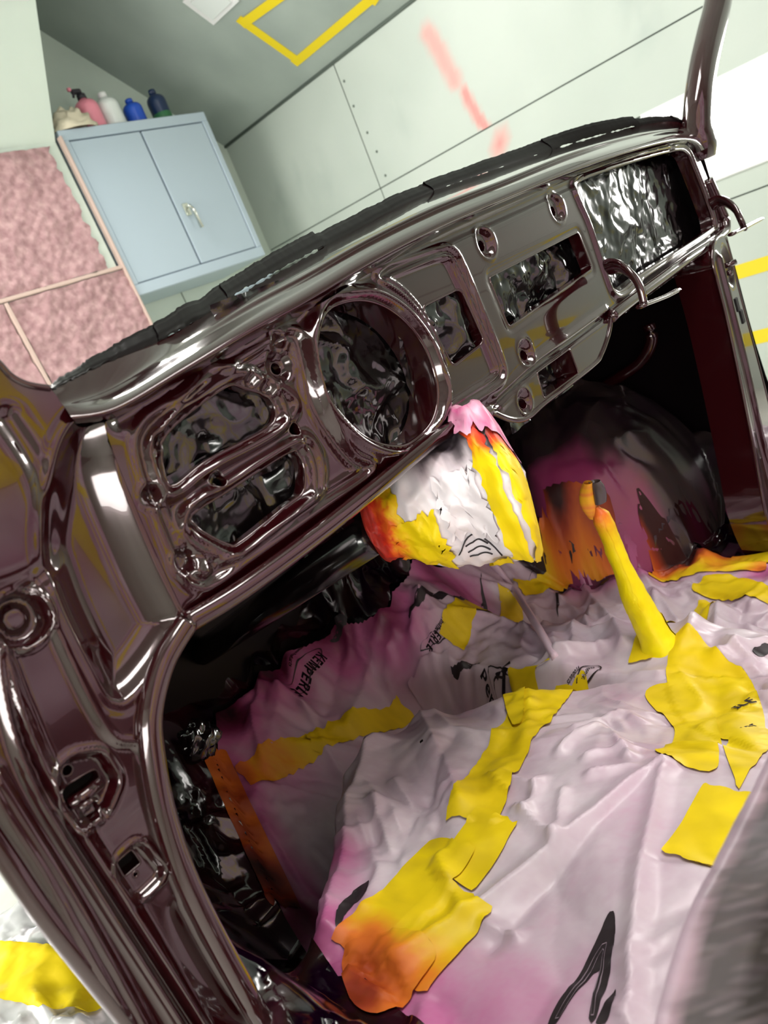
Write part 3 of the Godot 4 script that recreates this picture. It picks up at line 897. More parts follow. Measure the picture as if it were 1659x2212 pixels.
func shell(body: Node3D) -> void:
	# far windscreen pillar with its flared foot
	var post := put(tube(spline(V3([1.3819, 0.9867, -0.43, 1.3817, 1.0257, -0.425, 1.3922, 1.0677, -0.415, 1.4412, 1.1161, -0.41, 1.5014, 1.1619, -0.405, 1.5584, 1.2023, -0.4, 1.6289, 1.2595, -0.395, 1.7596, 1.3775, -0.38, 1.9184, 1.5343, -0.36]), 60), _pillar_radii(), 16, false, null, 0.8, Vector3.BACK), "windscreen_pillar", M.paint, body)
	put(tube(spline(V3([1.3772, 1.0628, -0.425, 1.4271, 1.1072, -0.42, 1.4852, 1.1524, -0.414, 1.5348, 1.192, -0.408, 1.576, 1.2318, -0.4, 1.7206, 1.3625, -0.385]), 40), 0.006, 8), "gutter", M.paint, post)
	# far door post: the flat of the frame, seen from inside, with hinge pins
	var jamb := chain(V2([1.2616, 0.8662, 1.3081, 0.8621, 1.3129, 0.8322, 1.3102, 0.7628, 1.3132, 0.6402, 1.3103, 0.5039, 1.3011, 0.3536, 1.2077, 0.3309, 1.1689, 0.4231, 1.1885, 0.5318, 1.2103, 0.6524, 1.2235, 0.7489, 1.2259, 0.8083, 1.2284, 0.8445]), 0.01)
	var g := Field.new(bounds(jamb).position - Vector2.ONE * 0.01, bounds(jamb).end + Vector2.ONE * 0.01, 0.004)
	g.ridge(chain(V2([1.2484, 0.8397, 1.2457, 0.7653, 1.2418, 0.657, 1.2265, 0.5317, 1.2148, 0.3721]), 0.01, false), 0.008, 0.008)
	g.emboss(circle(V2([1.2881, 0.819])[0], 0.016, 0.03), 0.006, 0.006)
	g.cut(jamb, true)
	var jm := g.mesh(true, -0.40)
	hole_wall(g, jamb, -0.40, 0.06, 0.003, jm)
	var j := put(jm, "door_post", M.paint, body)
	for p in [V3([1.2712, 0.8231, -0.4, 1.281, 0.8232, -0.385]), V3([1.2693, 0.8122, -0.4, 1.2624, 0.8107, -0.39])]:
		put(tube(p, 0.0045, 8), "hinge_pin", M.chrome if p[0].y > 0.9 and false else M.paint, j)
	for q in V2([1.2665, 0.7595, 1.2756, 0.7366]):
		put(box(Vector3(0.012, 0.022, 0.004), 0.001, Vector3(q.x, q.y, -0.395)), "slot", M.hole, j)
	# side wall of the far footwell, the bulkhead, the near side behind the pillar
	var k := put(loft([V3([1.37, 1.0, -0.42, 1.39, 0.99, -0.6, 1.39, 0.98, -0.8, 1.36, 0.98, -0.99]), V3([1.385, 0.85, -0.42, 1.43, 0.85, -0.6, 1.43, 0.85, -0.8, 1.37, 0.85, -0.99]), V3([1.40, 0.6, -0.42, 1.44, 0.6, -0.6, 1.44, 0.6, -0.8, 1.37, 0.6, -0.99]), V3([1.44, 0.28, -0.40, 1.45, 0.28, -0.6, 1.45, 0.28, -0.8, 1.38, 0.28, -0.99])], 24, 16), "kick_panel", M.inner, body)
	put(tube(spline(V3([1.36, 0.6109, -0.8528, 1.36, 0.633, -0.7663, 1.375, 0.6576, -0.6816, 1.385, 0.6797, -0.6251, 1.385, 0.7142, -0.5934, 1.385, 0.7462, -0.5914]), 24), 0.012, 8), "seam_bead", M.paint, k)
	put(box(Vector3(1.28, 0.62, 0.02), 0.002, Vector3(0.77, 0.70, -0.99)), "bulkhead", M.inner, body)
	var pan := Field.new(Vector2(0.10, -0.98), Vector2(1.46, 0.7), 0.03)
	for i in pan.h.size():
		pan.h[i] = bed(pan.pa[i], pan.pb[i]) - 0.035
	put(pan.mesh(false, 0.0), "floor_pan", M.inner, body)
	put(loft([V3([-0.015, 1.03, -0.435, 0.06, 1.03, -0.6, 0.12, 1.03, -0.8, 0.165, 1.03, -1.0]), V3([0.07, 0.83, -0.435, 0.105, 0.83, -0.6, 0.14, 0.83, -0.8, 0.17, 0.83, -1.0]), V3([0.125, 0.6, -0.435, 0.14, 0.6, -0.6, 0.16, 0.6, -0.8, 0.18, 0.6, -1.0]), V3([0.16, 0.42, -0.435, 0.17, 0.42, -0.6, 0.18, 0.42, -0.8, 0.19, 0.42, -1.0])], 20, 16), "quarter_panel", M.paint, body)
	put(box(Vector3(0.115, 0.15, 1.3), 0.02, Vector3(0.142, 0.452, 0.24)), "sill", M.paint, body)
	put(tube(spline(PackedVector3Array([Vector3(-0.045, 1.06, -0.425), Vector3(-0.045, 1.15, -0.39), Vector3(-0.03, 1.28, -0.32), Vector3(0.0, 1.5, -0.19)]), 30), 0.03, 14, false, null, 0.8, Vector3.BACK), "windscreen_pillar", M.paint, body)

func _pillar_radii() -> Array:
	var r := []
	for k in 60:
		var t := k / 59.0
		r.append(0.027 + 0.010 * exp(-pow((t - 0.08) / 0.07, 2)))
	return r

# ------------------------------------------------------------------ masking paper, tape, plastic
func half_plane(x: float, f: float, ax: float, af: float, bx: float, bf: float) -> float:
	var d := Vector2(bx - ax, bf - af)
	return (-(x - ax) * d.y + (f - af) * d.x) / d.length()

func bed(x: float, z: float) -> float:
	# what the masking lies on: floor pan, tunnel, toe board, sill, a raised part in front of the seat, the far wheel arch
	var f := -z
	var fl := -0.70 + 0.04 * smoothstep(0.6, 0.9, x)
	var y := fl + (-0.565 - fl) * exp(-pow((x - 0.78) / 0.10, 4))
	y += maxf(0, f - 0.74)
	y += minf(0.30, pow(maxf(0, 0.27 - x) / 0.12, 1.3) * 0.28)
	y += 0.14 * smoothstep(1.24, 1.38, x)
	var ya := -0.50 - 0.07 * smoothstep(0.45, 0.72, x)
	var sd := maxf(half_plane(x, f, 0.17, 0.487, 0.40, 0.664), maxf(half_plane(x, f, 0.40, 0.664, 0.53, 0.664), half_plane(x, f, 0.53, 0.664, 0.65, 0.515)))
	y += maxf(0, ya - y) * (1.0 - smoothstep(-0.002, 0.05, sd))
	var q := 1.0 - pow((x - 1.30) / 0.25, 2) - pow((f - 0.80) / 0.28, 2)
	if q > 0:
		y = maxf(y, -0.66 + 0.33 * sqrt(q))
	return 1.0 + y

func facets(x: float, z: float, size: float, salt: int) -> float:
	# random heights on a skewed triangular lattice, flat between its nodes: straight creases, plane facets
	var px := x / size
	var pz := z / size
	var s := (px + pz) * 0.366
	var fi := floorf(px + s)
	var fj := floorf(pz + s)
	var fx := px + s - fi
	var fy := pz + s - fj
	var i := int(fi)
	var j := int(fj)
	var a := dice[((i * 7919) ^ (j * 104729) ^ salt) & 4095]
	var c := dice[(((i + 1) * 7919) ^ ((j + 1) * 104729) ^ salt) & 4095]
	if fx > fy:
		return a * (1.0 - fx) + dice[(((i + 1) * 7919) ^ (j * 104729) ^ salt) & 4095] * (fx - fy) + c * fy
	return a * (1.0 - fy) + dice[((i * 7919) ^ ((j + 1) * 104729) ^ salt) & 4095] * (fy - fx) + c * fx

func crumple(x: float, z: float) -> float:
	# creased paper: large and small facets, a few long sharp ridges
	var wx := x + 0.035 * plain.get_noise_2d(x * 7, z * 7) + 0.003 * plain.get_noise_2d(x * 24, z * 24)
	var wz := z + 0.035 * plain.get_noise_2d(z * 7 + 31.0, x * 7) + 0.003 * plain.get_noise_2d(x * 24 + 5.0, z * 24)
	var calm := clampf(0.55 + 1.1 * plain.get_noise_2d(x * 3.5 + 8.0, z * 3.5), 0.12, 1)
	var v := 0.030 * facets(wx * 0.8 + wz * 0.6, wz * 0.8 - wx * 0.6, 0.11, 3)
	v += 0.022 * facets(wx, wz * 0.6, 0.048, 17) * calm
	v += 0.009 * facets(wx * 0.5 - wz, wz * 0.5 + wx, 0.022, 91) * calm
	v += 0.008 * pow(1.0 - absf(plain.get_noise_2d(x * 5.0, z * 4.0 + 13.0)), 9.0) * calm
	return v + 0.008

func gain_at(x: float, z: float) -> float:
	# how hard the sheets are crumpled: little on the taut near sheet, more down in the footwells
	return 0.75 + 0.45 * smoothstep(0.45, 0.7, -z) + 0.3 * smoothstep(0.8, 1.0, x)

func top_height(x: float, z: float) -> float:
	# the topmost sheet laid so far at this place
	var y := bed(x, z) + crumple(x, z) * gain_at(x, z)
	for f in laid:
		var i := int(round((x - f.a0) / f.c))
		var j := int(round((z - f.b0) / f.c))
		if i >= 0 and j >= 0 and i < f.na and j < f.nb and not f.dead[j * f.na + i]:
			y = maxf(y, f.at(x, z))
	return y

var laid: Array[Field] = []
var mist := []
func spray(x: float, z: float) -> float:
	# how much cherry paint mist has settled: blots where the gun passed, broken up by grain
	var s := 0.0
	var n := soft.get_noise_2d(x * 7 + 4.0, z * 7)
	for b in mist:
		var d: float = Vector2(x - b[0], z - b[1]).length() / b[2]
		if d < 2.2:
			s = maxf(s, b[3] * exp(-d * d * 1.1) * (1.0 + 0.35 * n))
	s = maxf(s, 0.24 + 0.15 * n + 0.05 * soft.get_noise_2d(x * 60, z * 60))
	return clampf(s + 0.03 * soft.get_noise_2d(x * 150, z * 150), 0, 1)

func ramp(stops: Array, s: float) -> Color:
	for i in stops.size() - 1:
		if s <= stops[i + 1][0]:
			return (stops[i][1] as Color).lerp(stops[i + 1][1], (s - stops[i][0]) / (stops[i + 1][0] - stops[i][0]))
	return stops[-1][1]

func paper_tint(x: float, z: float) -> Color:
	return ramp([[0.0, rgb(222, 216, 220)], [0.3, rgb(194, 172, 186)], [0.6, rgb(190, 106, 154)], [0.82, rgb(120, 40, 78)], [1.0, rgb(38, 16, 22)]], spray(x, z))

func tape_tint(x: float, z: float) -> Color:
	var c := ramp([[0.0, rgb(238, 212, 20)], [0.35, rgb(232, 200, 24)], [0.6, rgb(222, 118, 40)], [0.82, rgb(150, 56, 30)], [1.0, rgb(48, 20, 18)]], clampf(spray(x, z) * 1.15 - 0.06, 0, 1))
	return c.lerp(rgb(196, 168, 30), clampf(0.25 + 0.6 * soft.get_noise_2d(x * 28 + 3.0, z * 17), 0, 0.5) * clampf(1.6 - 2.6 * spray(x, z), 0, 1))

func arch_tint(x: float, z: float) -> Color:
	# nearly black plastic, with one patch of magenta mist low on its near side
	var c := rgb(34, 27, 29).lerp(rgb(66, 54, 54), clampf(0.3 + soft.get_noise_2d(x * 6, z * 6), 0, 1))
	var n := 0.3 * soft.get_noise_2d(x * 11, z * 11)
	for q in pink_spots:
		c = c.lerp(rgb(150, 58, 104), 0.8 * (1.0 - smoothstep(0.02, 0.065, Vector2(x, z).distance_to(q) * (1.0 + n))))
	return c

var pink_spots := V2([1.1239, -0.6855, 1.1228, -0.642, 1.1355, -0.604, 1.0944, -0.72])

func dark_tint(x: float, z: float) -> Color:
	return rgb(20, 12, 14).lerp(rgb(62, 24, 34), clampf(0.3 + soft.get_noise_2d(x * 9, z * 9), 0, 1))

func sheet(p: PackedVector2Array, cell: float, lift: float, extra: float, tint: Callable, m: Material, called: String, parent: Node = null, folds := [], on_top := false) -> MeshInstance3D:
	var r := bounds(p)
	var f := Field.new(r.position - Vector2.ONE * cell, r.end + Vector2.ONE * cell, cell)
	for i in f.h.size():
		var x := f.pa[i]
		var z := f.pb[i]
		f.h[i] = (top_height(x, z) if on_top else bed(x, z) + crumple(x, z) * gain_at(x, z) * extra) + lift
	for c in folds:
		f.crease(c[0], c[1], c[2])
	f.cut(p, true)
	last_field = f
	laid.append(f)
	return put(f.mesh(false, 0.0, tint), called, m, parent)

var last_field: Field
var wraps := {}

func torn(a: Vector2, b: Vector2, w: float, seed_: float) -> PackedVector2Array:
	# a length of tape between two points, torn across at both ends
	var d := (b - a).normalized()
	var q := Vector2(-d.y, d.x) * w * 0.5
	var r := PackedVector2Array()
	var n := maxi(3, int((b - a).length() / 0.02))
	for k in n:
		r.append(a.lerp(b, float(k) / (n - 1)) + q + d * 0.0 + q * 0.06 * soft.get_noise_1d(seed_ + k))
	for k in range(1, 7):
		r.append(b + q * (1.0 - k / 3.5) + d * 0.008 * soft.get_noise_1d(seed_ * 3 + k * 2.3))
	for k in n:
		r.append(b.lerp(a, float(k) / (n - 1)) - q + q * 0.06 * soft.get_noise_1d(seed_ + 50 + k))
	for k in range(1, 7):
		r.append(a - q * (1.0 - k / 3.5) - d * 0.008 * soft.get_noise_1d(seed_ * 5 + k * 2.1))
	return r

func tape_on(p: PackedVector2Array, _order: float, label: String, _gain := 1.0, folds := []) -> MeshInstance3D:
	var o := sheet(p, 0.004, 0.0032, 1.0, tape_tint, M.tape, "tape_strip", null, folds, true)
	tag(o, label, "tape", "yellow tape on the masking paper")
	return o

func ink(f: Field, parent: Node, p: PackedVector2Array, m: Material, lift := 0.0012) -> void:
	var r := bounds(p)
	var g := Field.new(r.position - Vector2.ONE * 0.003, r.end + Vector2.ONE * 0.003, 0.003)
	for i in g.h.size():
		g.h[i] = f.at(g.pa[i], g.pb[i]) + lift
	g.cut(p, true)
	put(g.mesh(false, 0.0), "printed_mark", m, parent)

func loop(p: PackedVector2Array, w: float) -> Array:
	var inner := PackedVector2Array()
	var mid := Vector2()
	for q in p:
		mid += q / p.size()
	for q in p:
		inner.append(q + (mid - q).normalized() * w)
	return [p, inner]

func ink_ring(f: Field, parent: Node, p: PackedVector2Array, w: float, m: Material = M.ink) -> void:
	var pts := PackedVector3Array()
	for side in loop(p, w):
		for q in side:
			pts.append(Vector3(q.x, f.at(q.x, q.y) + 0.002, q.y))
	put(from_grid(pts, p.size(), 2, true), "printed_ring", m, parent)

func print_text(f: Field, parent: Node, words: String, a: Vector2, b: Vector2, flip := 1.0) -> void:
	# lettering laid on the crumpled sheet from a to b
	var t := TextMesh.new()
	t.text = words
	var font := SystemFont.new()
	font.font_names = PackedStringArray(["Droid Sans"])
	font.font_weight = 700
	t.font = font
	t.font_size = 24
	t.pixel_size = 0.01
	t.depth = 0.0
	t.curve_step = 2.0
	var arr := t.get_mesh_arrays()
	if arr.is_empty() or arr[Mesh.ARRAY_VERTEX] == null:
		return
	var box_ := t.get_aabb()
	var k := (b - a).length() / maxf(box_.size.x, 0.001)
	var ex := (b - a).normalized()
	var ey := Vector2(ex.y, -ex.x) * flip
	var verts := PackedVector3Array()
	for v in arr[Mesh.ARRAY_VERTEX]:
		var q: Vector2 = a + ex * (v.x - box_.position.x) * k + ey * (v.y - box_.position.y) * k
		verts.append(Vector3(q.x, f.at(q.x, q.y) + 0.0016, q.y))
	var norms := PackedVector3Array()
	norms.resize(verts.size())
	norms.fill(Vector3.UP)
	var out := []
	out.resize(Mesh.ARRAY_MAX)
	out[Mesh.ARRAY_VERTEX] = verts
	out[Mesh.ARRAY_NORMAL] = norms
	if arr[Mesh.ARRAY_INDEX] != null:
		out[Mesh.ARRAY_INDEX] = arr[Mesh.ARRAY_INDEX]
	var m := ArrayMesh.new()
	m.add_surface_from_arrays(Mesh.PRIMITIVE_TRIANGLES, out)
	put(m, "printed_lettering", M.ink, parent)

func masking() -> void:
	for b in [[V2([0.4347, -0.9605, 0.5448, -0.9544, 0.6534, -0.9323, 0.722, -0.8475, 0.8621, -0.8489]), 0.085, 0.85], [V2([0.4689, -0.9439, 0.5704, -0.9287, 0.4266, -0.9008]), 0.11, 0.52], [V2([0.3803, -0.9069, 0.3573, -0.8775, 0.3354, -0.8374]), 0.06, 0.8], [V2([0.3188, -0.8024, 0.303, -0.7692]), 0.06, 0.98], [V2([0.206, -0.4787, 0.2088, -0.5168, 0.1879, -0.462]), 0.07, 0.78], [V2([0.2978, -0.5734, 0.2628, -0.5438, 0.2433, -0.513]), 0.05, 0.55], [V2([0.2024, -0.4279, 0.2114, -0.3873, 0.2223, -0.3473]), 0.09, 0.56], [V2([0.2448, -0.4361, 0.2684, -0.2987]), 0.1, 0.36], [V2([1.0973, -0.7484, 1.1114, -0.6978]), 0.1, 0.6], [V2([1.1167, -0.6619, 1.1286, -0.6132]), 0.08, 0.72], [V2([1.1524, -0.5801, 1.2301, -0.5317, 1.2631, -0.4537, 1.2671, -0.4079]), 0.06, 0.97], [V2([1.1485, -0.5773, 1.1437, -0.4873, 1.1164, -0.4069]), 0.06, 0.6], [V2([1.2049, -0.6977, 1.2605, -0.6558, 1.2477, -0.5963, 1.2398, -0.5545, 1.2446, -0.5327, 1.181, -0.6336]), 0.12, 1.0], [V2([0.6026, -0.9067, 0.5784, -0.9481]), 0.06, 0.6], [V2([1.2691, -0.8175, 1.1783, -0.7443, 1.2714, -0.736, 1.1375, -0.7383, 1.1927, -0.6637, 1.3412, -0.6216, 1.2898, -0.5734, 1.1809, -0.6017, 1.1898, -0.569]), 0.10, 1.0]]:
		for q in b[0]:
			mist.append([q.x, q.y, b[1], b[2]])
	papers()
	black_plastic()
	tapes()
	column_wrap()
	gear_lever()
	outside()
	rear_curtain()

func papers() -> void:
	# near sheet over the raised part
	var pa := chain(V2([0.12, -0.46, 0.165, -0.505, 0.27, -0.585, 0.395, -0.69, 0.465, -0.69, 0.535, -0.69, 0.60, -0.61, 0.66, -0.54, 0.71, -0.40, 0.735, -0.25, 0.735, 0.12, 0.40, 0.14, 0.17, 0.12, 0.165, -0.2, 0.155, -0.4]), 0.01)
	var folds := []
	for c in [[V2([0.4975, -0.3143, 0.4185, -0.3463, 0.3538, -0.3838, 0.2847, -0.4144, 0.2318, -0.4362]), 0.012, 0.020], [V2([0.4909, -0.3095, 0.4027, -0.2935, 0.3198, -0.2754, 0.2714, -0.2583]), 0.010, 0.016], [V2([0.4897, -0.3134, 0.3559, -0.3619, 0.2754, -0.3801]), -0.006, 0.015], [V2([0.6522, -0.8042, 0.4639, -0.5614, 0.398, -0.4843]), 0.014, 0.03], [V2([0.6512, -0.804, 0.4281, -0.6506, 0.3624, -0.6151, 0.2769, -0.5504, 0.2274, -0.5164]), 0.016, 0.03], [V2([0.6512, -0.804, 0.5105, -0.5801, 0.5172, -0.5141]), 0.012, 0.025], [V2([0.5007, -0.5723, 0.4094, -0.5419, 0.3321, -0.5212]), -0.008, 0.02], [V2([0.3441, -0.5843, 0.303, -0.5224, 0.2574, -0.5016]), 0.006, 0.015], [V2([0.448, -0.4688, 0.4385, -0.4219]), 0.009, 0.014], [V2([0.4996, -0.4258, 0.5618, -0.4174]), 0.010, 0.014], [V2([0.4902, -0.389, 0.523, -0.3509]), 0.009, 0.013], [V2([0.555, -0.3973, 0.4997, -0.3486]), 0.010, 0.014], [V2([0.4083, -0.4238, 0.3856, -0.3745]), 0.010, 0.014], [V2([0.4059, -0.4111, 0.4499, -0.4199]), 0.008, 0.012], [V2([0.5538, -0.4409, 0.6046, -0.4156]), 0.008, 0.013], [V2([0.4362, -0.3875, 0.3892, -0.3716]), 0.008, 0.012], [V2([0.4644, -0.3713, 0.482, -0.3392]), 0.008, 0.012], [V2([0.3318, -0.4679, 0.2937, -0.4154]), 0.007, 0.014], [V2([0.2933, -0.3911, 0.2943, -0.3645]), 0.008, 0.012], [V2([0.4113, -0.5914, 0.3657, -0.5098]), 0.008, 0.016], [V2([0.3759, -0.5907, 0.3289, -0.5313]), 0.007, 0.014]]:
		folds.append([c[0], c[1], c[2]])
	var o := sheet(pa, 0.003, 0.004, 1.0, paper_tint, M.paper, "masking_paper", null, folds)
	tag(o, "pale mauve masking paper with a large dark zigzag print, nearest sheet", "masking paper", "masking paper sheets")
	var f := last_field
	wraps.near = f
	ink(f, o, chain(V2([0.3367, -0.297, 0.3113, -0.2872, 0.2801, -0.2795, 0.2541, -0.2746, 0.2523, -0.2789, 0.2772, -0.2864, 0.3007, -0.2941, 0.2893, -0.2936, 0.2654, -0.2973, 0.2433, -0.2994, 0.2372, -0.3054, 0.2578, -0.3066, 0.2855, -0.303, 0.3262, -0.3022]), 0.004), M.ink)
	ink(f, o, V2([0.3001, -0.2935, 0.306, -0.2927, 0.301, -0.2884, 0.2755, -0.2818, 0.2536, -0.2757, 0.2526, -0.278, 0.2812, -0.2857]), M.ink)
	ink(f, o, chain(V2([0.2797, -0.2717, 0.2675, -0.2674, 0.2538, -0.2677, 0.2513, -0.2734, 0.2685, -0.2732]), 0.004), M.ink)
	ink_ring(f, o, chain(V2([0.3122, -0.2932, 0.3099, -0.2959, 0.2752, -0.3001, 0.244, -0.3016, 0.2448, -0.2991, 0.2746, -0.2972, 0.3064, -0.2937, 0.3053, -0.2924, 0.2773, -0.2861, 0.2543, -0.2781, 0.2551, -0.2764, 0.2783, -0.2837]), 0.004), 0.0009, M.ink_line)
	ink(f, o, chain(V2([0.2877, -0.5218, 0.2769, -0.5113, 0.2623, -0.5089, 0.2471, -0.5092, 0.2294, -0.499, 0.2299, -0.5037, 0.2465, -0.5178, 0.2628, -0.5216, 0.2774, -0.5252]), 0.004), M.ink)
	# sheet over the tunnel and far footwell
	var pc := chain(V2([1.0807, -0.7244, 1.1055, -0.6415, 1.1786, -0.5562, 1.2332, -0.4801]), 0.01, false)
	pc.append_array(V2([1.36, -0.55, 1.42, -0.42, 1.44, 0.0, 1.44, 0.1, 0.60, 0.1, 0.60, -0.45, 0.60, -0.62]))
	pc.append_array(chain(V2([0.6681, -0.8157, 0.6941, -0.7892, 0.7419, -0.7537, 0.9528, -0.7911, 1.0557, -0.7898]), 0.01, false))
	var o2 := sheet(pc, 0.0035, 0.0, 1.0, paper_tint, M.paper, "masking_paper", null, [[V2([0.6616, -0.829, 0.7047, -0.772, 0.7219, -0.5754, 0.7115, -0.4152]), 0.012, 0.03], [V2([1.1105, -0.6174, 1.0186, -0.5421, 0.9653, -0.5009]), 0.012, 0.02], [V2([1.0638, -0.7084, 0.961, -0.6098, 0.7788, -0.4901]), 0.014, 0.02], [V2([0.7947, -0.6076, 0.7423, -0.5743, 0.7765, -0.5238]), 0.016, 0.025], [V2([1.0061, -0.4483, 0.7852, -0.3971]), 0.02, 0.03], [V2([0.8011, -0.3124, 0.759, -0.3549]), 0.014, 0.025], [V2([1.0025, -0.6715, 0.7736, -0.5662]), 0.012, 0.016], [V2([1.0222, -0.7673, 1.002, -0.699]), 0.012, 0.016], [V2([1.0476, -0.5686, 0.8157, -0.4712]), 0.012, 0.018], [V2([0.7883, -0.3519, 0.7541, -0.3111]), 0.012, 0.02], [V2([0.8204, -0.6808, 0.771, -0.6034]), 0.012, 0.016]])
	tag(o2, "crumpled masking paper with lettering over the tunnel and far footwell", "masking paper", "masking paper sheets")
	f = last_field
	wraps.far = f
	var w := V2([0.7116, -0.671, 0.5587, -0.5651, 0.7084, -0.6993, 0.5739, -0.5989, 0.7264, -0.5118, 0.7085, -0.5295, 0.7204, -0.5302, 0.7076, -0.5486])
	print_text(f, o2, "KEMPERLE", w[0], w[1])
	print_text(f, o2, "Performance Products", w[2], w[3])
	print_text(f, o2, "KEMPERLE", w[4], w[5])
	print_text(f, o2, "Products", w[6], w[7])
	ink_ring(f, o2, chain(V2([0.7162, -0.6656, 0.7103, -0.6542, 0.6925, -0.671, 0.5458, -0.5553, 0.5569, -0.5708, 0.7019, -0.6797]), 0.004), 0.002)
	ink_ring(f, o2, chain(V2([0.7312, -0.5062, 0.7219, -0.5001, 0.709, -0.5169, 0.7056, -0.5324, 0.7112, -0.5337, 0.7233, -0.5216]), 0.004), 0.002)
	ink(f, o2, chain(V2([0.7038, -0.7462, 0.7216, -0.71, 0.7194, -0.7006, 0.7081, -0.726, 0.6993, -0.7401]), 0.004), M.ink)
	ink(f, o2, chain(V2([1.0735, -0.6972, 1.0564, -0.7373, 0.9714, -0.72, 1.0426, -0.744, 1.0638, -0.7169]), 0.004), M.ink)
	ink(f, o2, chain(V2([0.7759, -0.3216, 0.7931, -0.3105, 0.7876, -0.306, 0.768, -0.3144]), 0.004), M.ink)
	ink_ring(f, o2, chain(V2([1.0829, -0.6677, 1.0757, -0.6779, 1.0567, -0.7054, 1.0488, -0.7258, 1.0641, -0.7105, 1.0765, -0.6826]), 0.004), 0.002)
	var rib := V3([1.0023, 0.4479, -0.8479, 0.9694, 0.3906, -0.7906, 0.806, 0.4345, -0.6421, 0.7276, 0.4264, -0.5678])
	for k in rib.size():
		rib[k].y += 0.022
	put(tube(spline(rib, 30), 0.006, 8, false, null, 1.6), "paper_fold", M.fold, o2)
	# driver's footwell
	var pb := chain(V2([0.435, -0.9662, 0.5527, -0.9597, 0.6572, -0.9332, 0.7262, -0.8487, 0.9004, -0.8829, 1.0215, -0.8577, 1.0669, -0.7874, 1.0807, -0.7244]), 0.01, false)
	pb.append_array(chain(V2([1.0549, -0.7911, 0.9481, -0.7891, 0.7369, -0.7519, 0.6906, -0.7897]), 0.01, false))
	pb.append_array(V2([0.64, -0.62, 0.60, -0.58, 0.40, -0.58, 0.30, -0.54, 0.235, -0.52]))
	pb.append_array(chain(V2([0.2917, -0.7564, 0.3108, -0.7913, 0.3354, -0.8374, 0.3805, -0.9136]), 0.01, false))
	var o3 := sheet(pb, 0.0035, 0.001, 1.0, paper_tint, M.paper, "masking_paper", null, [[V2([0.7092, -0.8525, 0.6437, -0.8726, 0.5552, -0.8448]), 0.014, 0.025], [V2([0.5721, -0.944, 0.5028, -0.9125, 0.4401, -0.884]), 0.012, 0.025], [V2([0.6491, -0.9167, 0.5774, -0.8915, 0.5151, -0.8735]), -0.01, 0.02], [V2([0.7735, -0.8287, 0.759, -0.7676]), 0.014, 0.025], [V2([0.4732, -0.9333, 0.4255, -0.8806]), 0.012, 0.02], [V2([0.7027, -0.8319, 0.6596, -0.8491]), 0.012, 0.016], [V2([0.6721, -0.891, 0.6818, -0.8413]), 0.010, 0.014], [V2([0.5329, -0.8912, 0.5401, -0.8556]), 0.010, 0.015], [V2([0.7758, -0.8092, 0.7072, -0.8049]), 0.012, 0.016], [V2([0.5256, -0.9275, 0.5329, -0.8912]), 0.010, 0.014]])
	tag(o3, "pink oversprayed masking paper in the driver's footwell", "masking paper", "masking paper sheets")
	f = last_field
	wraps.foot = f
	var q := V2([0.6225, -0.9327, 0.5387, -0.9223, 0.6226, -0.9559, 0.5659, -0.94, 0.7686, -0.7654, 0.7087, -0.7851, 0.7772, -0.7728, 0.7311, -0.7793, 0.831, -0.7897])
	print_text(f, o3, "KEMPERLE", q[0], q[1])
	print_text(f, o3, "Performance Products", q[2], q[3])
	print_text(f, o3, "KEMPERLE", q[4], q[5])
	print_text(f, o3, "Performance", q[6], q[7])
	ink_ring(f, o3, chain(V2([0.6296, -0.933, 0.6142, -0.9235, 0.5717, -0.9156, 0.5329, -0.9185, 0.5346, -0.9252, 0.5739, -0.9345, 0.6144, -0.9386]), 0.004), 0.002)
	ink_ring(f, o3, chain(V2([0.7799, -0.764, 0.7702, -0.7583, 0.7286, -0.7654, 0.7025, -0.7884, 0.7056, -0.7916, 0.7387, -0.7754]), 0.004), 0.002)
	ink(f, o3, chain(V2([0.6866, -0.9069, 0.6784, -0.906, 0.6627, -0.9159, 0.6492, -0.9297, 0.6665, -0.9211, 0.6726, -0.9231]), 0.004), M.ink)
	ink(f, o3, chain(V2([0.7295, -0.8155, 0.796, -0.8054, 0.8632, -0.8139, 0.9643, -0.8367, 0.9298, -0.8251, 0.7953, -0.7611, 0.7932, -0.7668, 0.8462, -0.7861, 0.7875, -0.7945, 0.7369, -0.8046]), 0.004), M.ink)

